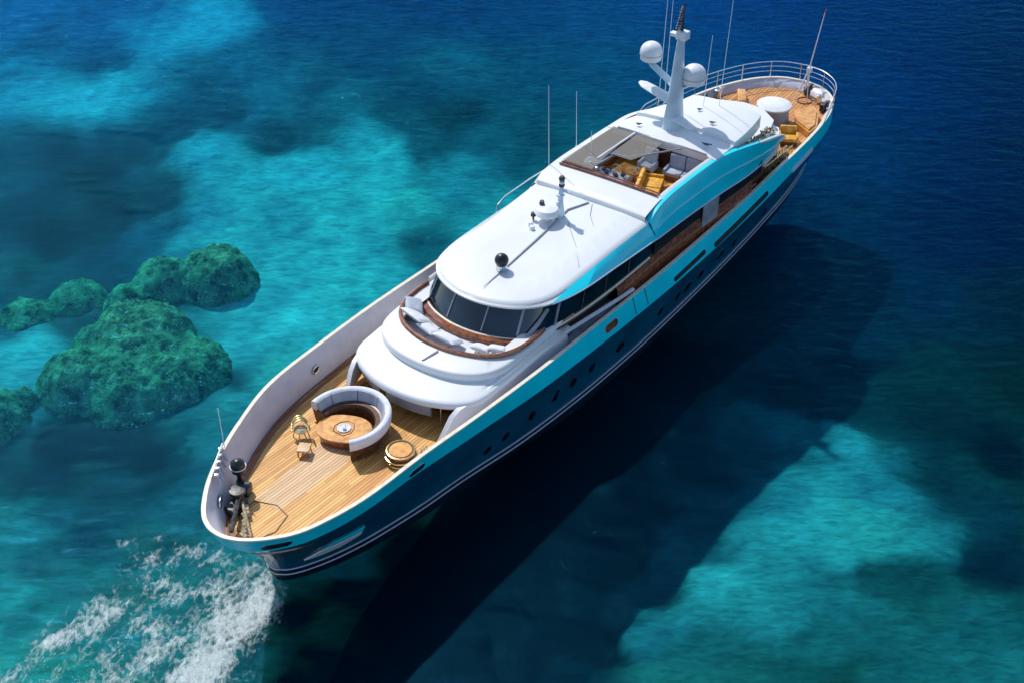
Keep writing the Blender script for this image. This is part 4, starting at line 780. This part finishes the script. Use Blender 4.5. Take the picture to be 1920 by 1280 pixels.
# ------------------------------------------------------------ sea bed: sand and weed tones, with yacht and coral shade painted in
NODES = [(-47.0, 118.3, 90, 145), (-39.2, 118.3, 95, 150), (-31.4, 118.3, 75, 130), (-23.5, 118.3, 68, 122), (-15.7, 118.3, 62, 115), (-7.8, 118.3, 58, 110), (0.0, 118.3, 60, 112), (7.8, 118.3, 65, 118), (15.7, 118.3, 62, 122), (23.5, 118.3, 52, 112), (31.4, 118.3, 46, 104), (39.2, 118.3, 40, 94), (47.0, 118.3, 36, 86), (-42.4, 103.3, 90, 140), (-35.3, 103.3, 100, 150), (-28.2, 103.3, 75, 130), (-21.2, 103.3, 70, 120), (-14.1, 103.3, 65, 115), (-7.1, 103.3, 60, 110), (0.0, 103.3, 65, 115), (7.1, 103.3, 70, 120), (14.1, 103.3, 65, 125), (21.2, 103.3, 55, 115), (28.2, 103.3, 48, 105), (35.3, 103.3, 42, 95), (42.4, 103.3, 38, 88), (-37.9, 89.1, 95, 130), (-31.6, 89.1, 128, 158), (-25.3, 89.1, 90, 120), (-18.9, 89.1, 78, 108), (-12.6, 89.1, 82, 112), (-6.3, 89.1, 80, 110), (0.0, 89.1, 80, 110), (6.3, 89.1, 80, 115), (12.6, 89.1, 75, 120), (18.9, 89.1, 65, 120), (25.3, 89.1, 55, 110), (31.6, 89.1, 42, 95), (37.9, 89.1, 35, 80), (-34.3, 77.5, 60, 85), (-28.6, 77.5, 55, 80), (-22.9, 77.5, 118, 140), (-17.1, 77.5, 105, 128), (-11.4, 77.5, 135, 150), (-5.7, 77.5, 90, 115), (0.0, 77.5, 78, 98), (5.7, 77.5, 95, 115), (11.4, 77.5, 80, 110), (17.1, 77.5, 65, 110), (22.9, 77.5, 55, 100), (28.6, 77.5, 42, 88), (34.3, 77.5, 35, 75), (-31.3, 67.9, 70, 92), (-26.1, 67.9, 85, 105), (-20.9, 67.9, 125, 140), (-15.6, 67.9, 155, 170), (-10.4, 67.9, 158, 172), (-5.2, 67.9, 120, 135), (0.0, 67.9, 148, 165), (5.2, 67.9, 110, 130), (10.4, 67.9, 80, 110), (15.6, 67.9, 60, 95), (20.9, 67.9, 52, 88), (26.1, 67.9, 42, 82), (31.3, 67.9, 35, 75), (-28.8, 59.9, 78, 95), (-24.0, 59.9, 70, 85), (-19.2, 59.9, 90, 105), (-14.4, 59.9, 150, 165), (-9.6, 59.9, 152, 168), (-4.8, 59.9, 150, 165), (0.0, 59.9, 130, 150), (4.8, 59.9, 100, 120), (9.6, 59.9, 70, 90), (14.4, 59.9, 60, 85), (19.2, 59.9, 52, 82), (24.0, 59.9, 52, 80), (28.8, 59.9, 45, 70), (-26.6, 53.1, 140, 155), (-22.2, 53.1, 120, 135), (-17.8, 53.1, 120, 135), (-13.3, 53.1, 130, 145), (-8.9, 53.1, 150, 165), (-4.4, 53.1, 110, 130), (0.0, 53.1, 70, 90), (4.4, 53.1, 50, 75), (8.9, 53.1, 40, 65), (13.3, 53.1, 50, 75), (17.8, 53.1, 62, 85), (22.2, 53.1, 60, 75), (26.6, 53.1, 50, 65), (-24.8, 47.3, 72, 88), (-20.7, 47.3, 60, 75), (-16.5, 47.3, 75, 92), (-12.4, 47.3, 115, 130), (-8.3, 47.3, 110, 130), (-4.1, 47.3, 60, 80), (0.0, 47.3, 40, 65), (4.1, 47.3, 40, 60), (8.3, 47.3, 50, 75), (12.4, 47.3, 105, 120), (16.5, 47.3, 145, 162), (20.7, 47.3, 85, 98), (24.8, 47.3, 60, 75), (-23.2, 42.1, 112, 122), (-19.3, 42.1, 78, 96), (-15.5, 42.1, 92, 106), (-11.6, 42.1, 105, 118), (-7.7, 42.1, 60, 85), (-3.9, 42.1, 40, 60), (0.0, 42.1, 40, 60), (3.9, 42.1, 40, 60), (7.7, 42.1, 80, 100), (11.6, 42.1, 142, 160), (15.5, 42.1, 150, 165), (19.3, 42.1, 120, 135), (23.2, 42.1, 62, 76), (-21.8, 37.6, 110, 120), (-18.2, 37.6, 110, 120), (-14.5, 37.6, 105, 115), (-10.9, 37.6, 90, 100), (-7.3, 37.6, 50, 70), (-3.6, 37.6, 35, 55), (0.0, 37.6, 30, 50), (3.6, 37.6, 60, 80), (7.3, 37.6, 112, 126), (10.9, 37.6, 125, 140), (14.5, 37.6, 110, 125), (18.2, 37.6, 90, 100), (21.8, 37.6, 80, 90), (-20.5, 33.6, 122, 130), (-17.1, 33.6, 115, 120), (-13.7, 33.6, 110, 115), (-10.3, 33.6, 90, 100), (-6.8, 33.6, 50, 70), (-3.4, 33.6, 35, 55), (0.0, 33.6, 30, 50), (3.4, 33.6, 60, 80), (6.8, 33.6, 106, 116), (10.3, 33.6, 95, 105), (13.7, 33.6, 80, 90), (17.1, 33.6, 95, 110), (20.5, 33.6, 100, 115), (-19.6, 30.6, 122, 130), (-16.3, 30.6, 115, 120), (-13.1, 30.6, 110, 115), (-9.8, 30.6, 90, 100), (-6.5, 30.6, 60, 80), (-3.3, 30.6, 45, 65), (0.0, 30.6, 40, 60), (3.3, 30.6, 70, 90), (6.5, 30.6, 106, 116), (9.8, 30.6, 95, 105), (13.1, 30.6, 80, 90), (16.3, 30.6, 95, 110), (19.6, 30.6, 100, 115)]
def lin(v): v = v / 255; return v / 12.92 if v < .04045 else ((v + .055) / 1.055) ** 2.4
EXTRA = [(14.2, 47.0, 80, 104), (11.0, 44.2, 84, 106), (8.6, 41.6, 84, 104), (11.7, 46.5, 70, 92), (9.2, 43.7, 72, 92), (7.3, 41.1, 78, 98), (5.5, 39.2, 66, 86), (-6.9, 31.5, 3, 20), (-8.0, 33.0, 12, 32), (-6.0, 34.0, 3, 20), (-8.6, 31.0, 25, 42), (-4.0, 32.0, 2, 18), (0, 33, 2, 18), (-38.7, 100.0, 95, 150), (-33.3, 102.2, 85, 140), (-27.8, 97.4, 125, 165), (-23.8, 98.4, 150, 185), (-25.7, 93.0, 135, 170), (-31.9, 96.9, 85, 135), (-35.4, 94.4, 70, 115), (-31.2, 90.6, 65, 105), (-36.1, 91.1, 100, 140), (-36.0, 86.6, 140, 170), (-32.0, 84.9, 160, 185), (-28.7, 83.7, 160, 185), (-26.3, 86.6, 135, 165), (-24.4, 88.8, 80, 110), (-21.5, 85.7, 75, 105), (-20.2, 89.2, 95, 130), (-17.1, 87.5, 95, 125), (-18.0, 82.8, 100, 130), (-19.7, 82.0, 50, 80), (-16.0, 79.3, 50, 75), (-13.5, 80.1, 60, 85), (-13.7, 84.9, 70, 100), (-15.8, 83.7, 105, 130), (-10.6, 93.0, 70, 110), (-5.5, 87.5, 65, 95), (-4.4, 90.1, 95, 125), (-9.0, 82.4, 70, 95), (-11.4, 84.1, 100, 125), (-10.5, 79.3, 150, 170), (-14.0, 75.6, 160, 180), (-20.1, 77.8, 150, 175), (-18.0, 74.2, 140, 160), (-24.3, 80.9, 65, 95), (-27.8, 80.1, 55, 85), (-30.8, 77.8, 45, 70), (-32.7, 79.3, 70, 95), (-27.0, 74.2, 45, 65), (-24.7, 76.4, 55, 80), (-22.4, 72.2, 60, 80), (-25.2, 69.6, 35, 60), (-27.8, 67.1, 35, 60), (-29.8, 69.6, 50, 75), (-21.9, 69.6, 45, 70), (-32.4, 73.6, 70, 95), (-24.0, 64.8, 60, 85), (-19.6, 68.4, 130, 155), (-23.1, 66.5, 90, 120), (-29.0, 62.5, 75, 90), (-9.1, 74.9, 160, 175), (-5.7, 77.8, 85, 105), (-3.7, 81.6, 60, 80), (-2.1, 77.8, 90, 115), (-3.8, 73.6, 130, 150), (-6.6, 69.6, 155, 165), (-5.5, 66.5, 80, 100), (-10.6, 69.6, 150, 165), (-14.2, 67.1, 130, 150), (-12.5, 63.7, 155, 170), (-9.6, 60.4, 160, 170), (-7.6, 64.8, 150, 165), (-11.8, 58.4, 160, 175), (-27.4, 57.4, 100, 120), (-25.7, 55.5, 150, 165), (-27.4, 58.4, 80, 100), (-14.1, 54.5, 150, 165), (-12.8, 53.6, 120, 140), (-14.2, 51.9, 70, 90), (-14.9, 49.3, 100, 115), (-14.2, 50.2, 125, 140), (-12.2, 52.7, 150, 155), (-15.0, 47.4, 110, 125), (-16.8, 46.2, 60, 80), (-20.0, 48.5, 20, 45), (-22.6, 48.5, 20, 45), (-18.3, 47.0, 30, 55), (-23.1, 46.6, 50, 75), (-19.0, 44.8, 65, 85), (-15.7, 44.4, 85, 105), (-21.6, 43.3, 85, 105), (-22.3, 42.3, 120, 135), (-19.0, 42.6, 75, 95), (-15.9, 42.0, 85, 95), (-21.2, 37.9, 130, 140), (-20.2, 40.0, 100, 110), (-16.2, 38.2, 100, 105), (-12.8, 35.8, 100, 110), (-9.4, 36.4, 60, 75), (-8.1, 37.3, 25, 45), (-9.5, 33.9, 70, 85), (-6.0, 38.8, 12, 28), (-2.4, 35.8, 10, 30), (-3.9, 42.0, 12, 32), (0.0, 38.8, 5, 25), (1.0, 45.5, 10, 35), (3.4, 42.0, 8, 30), (3.1, 35.8, 15, 40), (14.0, 47.8, 95, 115), (15.5, 47.0, 140, 160), (14.9, 45.5, 140, 155), (16.4, 44.4, 125, 145), (12.2, 44.4, 130, 150), (10.6, 42.0, 130, 145), (12.3, 40.3, 125, 140), (9.1, 39.4, 145, 160), (16.6, 41.6, 140, 150), (18.2, 41.6, 125, 140), (6.5, 36.4, 110, 130), (7.7, 37.3, 125, 140), (8.1, 35.3, 95, 110), (19.7, 43.3, 65, 85), (18.9, 46.2, 60, 80), (20.7, 42.0, 60, 85), (20.9, 39.4, 50, 75), (16.9, 38.2, 80, 95), (13.9, 34.4, 100, 115), (20.5, 36.4, 95, 110), (21.0, 49.3, 50, 70), (18.5, 50.2, 60, 80), (23.0, 47.4, 35, 55), (14.6, 51.0, 25, 60), (18.0, 54.1, 35, 65), (23.9, 60.9, 50, 85)]  # darkest nodes deepen the yacht's shadow, mid ones soften its outer edge
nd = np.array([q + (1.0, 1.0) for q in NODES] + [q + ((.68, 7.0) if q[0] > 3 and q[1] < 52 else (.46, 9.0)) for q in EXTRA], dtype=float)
SEAG, SEAB = 1.0, 1.0
xs = np.concatenate([np.arange(-75, -30, .7), np.arange(-30, 30, .35), np.arange(30, 75, .7)]); ys = np.concatenate([np.arange(16, 75, .35), np.arange(75, 135, .8)])
XX, YY = np.meshgrid(xs, ys); px, py = XX.ravel(), YY.ravel()
def nz(p, q, s, seed, oc=4):
    return np.array([noise.fractal(Vector((a * s + seed, b * s - seed, seed * .7)), .9, 2.1, oc) for a, b in zip(p, q)])
w1 = nz(px, py, .10, 3.1); w2 = nz(px, py, .10, 9.7); w3 = nz(px, py, .35, 5.5); w4 = nz(px, py, .9, 2.2, 5)
wx = px + 1.3 * w1 + .8 * w3; wy_ = py + 1.5 * w2 - .8 * w3
acc = np.zeros((len(px), 2)); ws = np.zeros(len(px))
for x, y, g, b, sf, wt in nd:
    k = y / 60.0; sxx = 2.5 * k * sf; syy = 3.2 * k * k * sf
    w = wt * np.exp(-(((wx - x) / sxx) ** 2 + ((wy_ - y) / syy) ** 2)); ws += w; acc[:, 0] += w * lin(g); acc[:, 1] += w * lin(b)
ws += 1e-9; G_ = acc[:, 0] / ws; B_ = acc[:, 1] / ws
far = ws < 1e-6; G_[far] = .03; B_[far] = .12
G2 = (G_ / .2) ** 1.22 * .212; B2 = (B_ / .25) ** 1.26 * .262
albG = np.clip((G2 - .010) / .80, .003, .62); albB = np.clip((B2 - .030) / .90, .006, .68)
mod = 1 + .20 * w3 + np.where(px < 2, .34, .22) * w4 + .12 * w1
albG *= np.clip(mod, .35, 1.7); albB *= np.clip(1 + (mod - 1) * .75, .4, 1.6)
depth = -4.1 - .5 * np.clip(.18 - G_, 0, .2) / .18
n_x, n_y = len(xs), len(ys)
me = bpy.data.meshes.new("sea_bed"); idx = np.arange(n_x * n_y).reshape(n_y, n_x)
F = np.stack([idx[:-1, :-1], idx[:-1, 1:], idx[1:, 1:], idx[1:, :-1]], -1).reshape(-1, 4)
me.from_pydata(np.stack([px, py, depth], -1).tolist(), [], F.tolist())
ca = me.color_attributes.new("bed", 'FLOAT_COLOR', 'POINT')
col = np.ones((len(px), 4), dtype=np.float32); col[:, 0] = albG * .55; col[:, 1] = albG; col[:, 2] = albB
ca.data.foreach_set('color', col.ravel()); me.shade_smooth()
m, n, l, b = newmat("sea_bed_sand_weed_and_shade"); b.inputs["Roughness"].default_value = .95; b.inputs["Specular IOR Level"].default_value = 0  # bed colour carries painted shade as well as sand and weed
vc = n.new("ShaderNodeVertexColor"); vc.layer_name = "bed"; tc = n.new("ShaderNodeTexCoord")
mp = n.new("ShaderNodeMapping"); mp.inputs["Scale"].default_value = (.55, 1.6, 1); mp.inputs["Rotation"].default_value[2] = -.5; l.new(tc.outputs["Object"], mp.inputs[0])
n1 = n.new("ShaderNodeTexNoise"); n1.inputs["Scale"].default_value = 2.2; n1.inputs["Detail"].default_value = 7; n1.inputs["Distortion"].default_value = .8; l.new(mp.outputs[0], n1.inputs["Vector"])
mr = n.new("ShaderNodeMapRange"); mr.inputs[1].default_value = .25; mr.inputs[2].default_value = .75; mr.inputs[3].default_value = .62; mr.inputs[4].default_value = 1.38; l.new(n1.outputs[0], mr.inputs[0])
vm = n.new("ShaderNodeVectorMath"); vm.operation = 'SCALE'; l.new(vc.outputs[0], vm.inputs[0]); l.new(mr.outputs[0], vm.inputs[3]); l.new(vm.outputs[0], b.inputs["Base Color"])
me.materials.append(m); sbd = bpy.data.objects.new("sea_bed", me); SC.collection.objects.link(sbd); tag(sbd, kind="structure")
mb = MB(); mb.grid([[(-1500, -1500, -6.8), (1500, -1500, -6.8)], [(-1500, 1500, -6.8), (1500, 1500, -6.8)]])
fl = build("deep_sea_bed", mb, mat("deep_sea_bed_weed", (.01, .03, .08), .9, var=.3, scale=.05, spec=0)); tag(fl, kind="structure")
# ------------------------------------------------------------ water: closed body, absorbing, with a rippled glossy surface
mb = MB(); S_ = 1600; mb.grid([[(-S_, -S_, 0), (S_, -S_, 0)], [(-S_, S_, 0), (S_, S_, 0)]]); mb.grid([[(-S_, -S_, 0), (S_, -S_, 0), (S_, S_, 0), (-S_, S_, 0)], [(-S_, -S_, -9), (S_, -S_, -9), (S_, S_, -9), (-S_, S_, -9)]], close=True)
mb.add([(-S_, -S_, -9), (S_, -S_, -9), (S_, S_, -9), (-S_, S_, -9)], [(3, 2, 1, 0)])
m = bpy.data.materials.new("sea_water"); m.use_nodes = True; n = m.node_tree.nodes; l = m.node_tree.links; n.clear()
o = n.new("ShaderNodeOutputMaterial"); tr = n.new("ShaderNodeBsdfTransparent"); gl = n.new("ShaderNodeBsdfGlossy"); df = n.new("ShaderNodeBsdfDiffuse"); fr = n.new("ShaderNodeFresnel")
fr.inputs[0].default_value = 1.33; gl.inputs["Roughness"].default_value = .08; gl.inputs[0].default_value = (.06, .50, .90, 1); df.inputs[0].default_value = (.0, .055, .12, 1)
tc = n.new("ShaderNodeTexCoord"); mp = n.new("ShaderNodeMapping"); mp.inputs["Scale"].default_value = (.7, 1.5, 1); mp.inputs["Rotation"].default_value[2] = -.35
a1 = n.new("ShaderNodeTexNoise"); a1.inputs["Scale"].default_value = .9; a1.inputs["Detail"].default_value = 9; a1.inputs["Roughness"].default_value = .62; a1.inputs["Distortion"].default_value = .5
bp = n.new("ShaderNodeBump"); bp.inputs["Strength"].default_value = .42; bp.inputs["Distance"].default_value = .35
l.new(tc.outputs["Object"], mp.inputs[0]); l.new(mp.outputs[0], a1.inputs["Vector"]); l.new(a1.outputs[0], bp.inputs["Height"])
for q in (gl, fr, df): l.new(bp.outputs[0], q.inputs["Normal"])
m1 = n.new("ShaderNodeMixShader"); m1.inputs[0].default_value = .08; l.new(tr.outputs[0], m1.inputs[1]); l.new(df.outputs[0], m1.inputs[2])
m2 = n.new("ShaderNodeMixShader"); fm_ = n.new('ShaderNodeMath'); fm_.operation = 'MULTIPLY'; fm_.inputs[1].default_value = .42; l.new(fr.outputs[0], fm_.inputs[0]); l.new(fm_.outputs[0], m2.inputs[0]); l.new(m1.outputs[0], m2.inputs[1]); l.new(gl.outputs[0], m2.inputs[2]); l.new(m2.outputs[0], o.inputs["Surface"])
va = n.new("ShaderNodeVolumeAbsorption"); tr.inputs[0].default_value = (.6, 1, 1, 1); va.inputs[0].default_value = (.0, .90, .93, 1); va.inputs[1].default_value = .16; l.new(va.outputs[0], o.inputs["Volume"])
sea = build("water", mb, m, smooth=False); tag(sea, kind="structure")
# ------------------------------------------------------------ coral heads
def coral(lobes, label, group, seed, bright):
    x0 = min(c[0] - c[2] for c in lobes) - 1; x1 = max(c[0] + c[2] for c in lobes) + 1; y0 = min(c[1] - c[2] for c in lobes) - 1; y1 = max(c[1] + c[2] for c in lobes) + 1
    st = .09; nx, ny = int((x1 - x0) / st), int((y1 - y0) / st); P = {}; V = []; cx = sum(c[0] for c in lobes) / len(lobes); cy = sum(c[1] for c in lobes) / len(lobes)
    for j in range(ny + 1):
        for i in range(nx + 1):
            x, y = x0 + i * st, y0 + j * st
            a = noise.fractal(Vector((x * .55, y * .55, seed)), .8, 2.0, 5) * .22; f = noise.fractal(Vector((x * 3.2, y * 3.2, seed + 4)), .7, 2.1, 3); ce = noise.noise(Vector((x * 1.1, y * 1.1, seed + 9)))
            hs = 0.0
            for (lx, ly, r, top) in lobes:
                d = sqrt((x - lx) ** 2 + ((y - ly) * 1.05) ** 2) / r + a * .55
                if d < 1.25: hs += exp(((top + 5.2) * max(0, 1 - max(0, d) ** 2.4) ** .6) * 3.2) - 1
            h = -5.2 + math.log(1 + hs) / 3.2
            if h > -5.15: P[(i, j)] = len(V); V.append((x - cx + f * .04, y - cy, h + .17 * f + .18 * ce + .25))
    F = [(P[(i, j)], P[(i + 1, j)], P[(i + 1, j + 1)], P[(i, j + 1)]) for (i, j) in P if (i + 1, j) in P and (i + 1, j + 1) in P and (i, j + 1) in P]
    me = bpy.data.meshes.new("coral_head"); me.from_pydata(V, [], F); me.shade_smooth(); me.materials.append(bright)
    o = bpy.data.objects.new("coral_head", me); SC.collection.objects.link(o); o.location = (cx, cy, 0); return tag(o, label, "coral head", group)
CM = mat("coral_and_algae", (.44, .62, .31), .9, var=.1, scale=1.1, bump=1.0, bscale=9, spec=0, col2=(.02, .07, .035))
CM.node_tree.nodes["Map Range"].inputs[1].default_value = .38; CM.node_tree.nodes["Map Range"].inputs[2].default_value = .68; CM.node_tree.nodes["Noise Texture"].inputs["Detail"].default_value = 12; CM.node_tree.nodes["Noise Texture"].inputs["Roughness"].default_value = .68
CM.node_tree.nodes["Bump"].inputs["Distance"].default_value = .25
gr = "coral heads in the shallows left of the yacht"
coral([(-19.7, 55.0, 3.5, -1.9), (-22.0, 52.2, 2.6, -2.6), (-17.2, 53.3, 2.9, -2.8), (-19.3, 52.0, 3.0, -2.6)], "largest rounded green coral head with a pale domed top", gr, 1.3, CM)
coral([(-16.6, 61.2, 2.4, -2.1), (-19.7, 61.2, 2.0, -2.8), (-21.4, 59.6, 1.6, -3.5)], "two-humped green coral head nearest the yacht, beyond the largest one", gr, 4.4, CM)
coral([(-24.4, 60.1, 1.8, -3.7), (-26.8, 58.4, 1.7, -3.8)], "small low dark green coral head far left, beyond the largest one", gr, 7.9, CM)
coral([(-25.8, 49.6, 2.0, -3.0), (-24.4, 50.8, .9, -3.6)], "green coral head cut off by the left edge, lower left of the largest one", gr, 11.2, CM)
# ------------------------------------------------------------ foam thrown ahead of the bow
def seg(x, y, a, b, w, amp):
    ax, ay = a; bx, by = b; L2 = (bx - ax) ** 2 + (by - ay) ** 2; t = np.clip(((x - ax) * (bx - ax) + (y - ay) * (by - ay)) / L2, 0, 1)
    d = np.hypot(x - ax - t * (bx - ax), y - ay - t * (by - ay)); return amp * np.exp(-(d / w) ** 2)
st = .05; fx = np.arange(-19, -8.6, st); fy = np.arange(26.5, 37.8, st); FX, FY = np.meshgrid(fx, fy); x, y = FX.ravel(), FY.ravel()
D = .34 * np.exp(-(((x + 12.9) / 3.2) ** 2 + ((y - 32.2) / 3.4) ** 2)) + .8 * sum(seg(x, y, *q) for q in [((-9.5, 35.2), (-9.6, 33.6), .6, 1.35), ((-9.6, 33.6), (-11.2, 30.2), .75, .95), ((-10.6, 33.2), (-12.6, 28.5), .9, .75), ((-11.2, 30.2), (-12.6, 26.5), .9, .8),
    ((-10.2, 35.7), (-11.6, 36.0), .45, .55), ((-11.6, 36.4), (-13.2, 36.7), .45, .6), ((-13.6, 35.8), (-14.7, 36.3), .4, .55), ((-13.6, 34.8), (-14.6, 35.2), .5, .55), ((-12.9, 34.2), (-13.6, 34.7), .4, .55), ((-11.9, 34.6), (-12.6, 34.0), .4, .45), ((-10.6, 34.8), (-11.4, 34.3), .5, .7),
    ((-15.4, 33.6), (-16.9, 31.8), .6, .8), ((-16.9, 31.8), (-18.2, 30.2), .7, .6), ((-15.4, 33.2), (-15.6, 31.6), .6, .5), ((-13.2, 32.4), (-13.9, 32.9), .35, .6), ((-12.8, 31.9), (-14.6, 29.2), .6, .55), ((-14.6, 30.6), (-16.8, 29.6), .7, .4), ((-11.4, 33.0), (-11.0, 34.0), .6, .45), ((-15.2, 37.1), (-15.7, 36.9), .22, .5), ((-15.6, 36.9), (-14.2, 37.2), .2, .3)])
N1 = np.array([noise.fractal(Vector(((a * .86 - b * .5) * 2.2, (a * .5 + b * .86) * .8, 1.7)), .7, 2.2, 6) for a, b in zip(x, y)]); N2 = np.array([noise.fractal(Vector(((a * .86 - b * .5) * 8, (a * .5 + b * .86) * 3.0, 8.7)), .6, 2.2, 4) for a, b in zip(x, y)])
rid = 1 - np.abs(np.array([noise.fractal(Vector((a * 2.6 + b * .9, b * 1.8 - a, 3.1)), .8, 2.1, 4) for a, b in zip(x, y)])) * 2.2
A = np.clip(D * 1.0 + N1 * .5 + rid * .45 - .35, 0, 1.3) * np.clip(D * 8 - .3, 0, 1)
ok = A.reshape(FX.shape) > .01; V = []; cid = -np.ones(FX.shape, int); Fc = []; AA = []
K = ok[:-1, :-1] | ok[1:, :-1] | ok[:-1, 1:] | ok[1:, 1:]
need = np.zeros_like(ok); need[:-1, :-1] |= K; need[1:, :-1] |= K; need[:-1, 1:] |= K; need[1:, 1:] |= K
cid[need] = np.arange(need.sum()); Ar = A.reshape(FX.shape); N2r = N2.reshape(FX.shape)
V = np.stack([FX[need], FY[need], .012 + .03 * Ar[need]], -1).tolist()
jj, ii = np.nonzero(K); Fc = np.stack([cid[jj, ii], cid[jj, ii + 1], cid[jj + 1, ii + 1], cid[jj + 1, ii]], -1).tolist()
me = bpy.data.meshes.new("foam"); me.from_pydata(V, [], Fc); at_ = me.attributes.new("dens", 'FLOAT', 'POINT'); at_.data.foreach_set('value', Ar[need].astype(np.float32)); me.shade_smooth()
m, n, l, b = newmat("sea_foam"); b.inputs["Base Color"].default_value = (.72, .80, .80, 1); b.inputs["Roughness"].default_value = .8
an = n.new("ShaderNodeAttribute"); an.attribute_name = "dens"; tc = n.new("ShaderNodeTexCoord"); nn_ = n.new("ShaderNodeTexNoise"); nn_.inputs["Scale"].default_value = 4.6; nn_.inputs["Detail"].default_value = 12; nn_.inputs["Roughness"].default_value = .72; nn_.inputs["Distortion"].default_value = 1.2
mpf = n.new("ShaderNodeMapping"); mpf.inputs["Rotation"].default_value[2] = .52; mpf.inputs["Scale"].default_value = (1.5, .7, 1); l.new(tc.outputs["Object"], mpf.inputs[0]); l.new(mpf.outputs[0], nn_.inputs["Vector"])
ma = n.new("ShaderNodeMath"); ma.operation = 'MULTIPLY_ADD'; ma.inputs[1].default_value = 3.0; ma.inputs[2].default_value = -1.85; l.new(nn_.outputs[0], ma.inputs[0])
mm = n.new("ShaderNodeMath"); mm.operation = 'ADD'; l.new(an.outputs["Fac"], mm.inputs[0]); l.new(ma.outputs[0], mm.inputs[1])
mc = n.new("ShaderNodeMapRange"); mc.inputs[1].default_value = -.1; mc.inputs[2].default_value = 1.6; mc.inputs[4].default_value = .92; l.new(mm.outputs[0], mc.inputs[0]); l.new(mc.outputs[0], b.inputs["Alpha"])
me.materials.append(m); fo = bpy.data.objects.new("foam", me); SC.collection.objects.link(fo); tag(fo, "white foam churned up on the water ahead of the bow", "foam", kind="stuff")
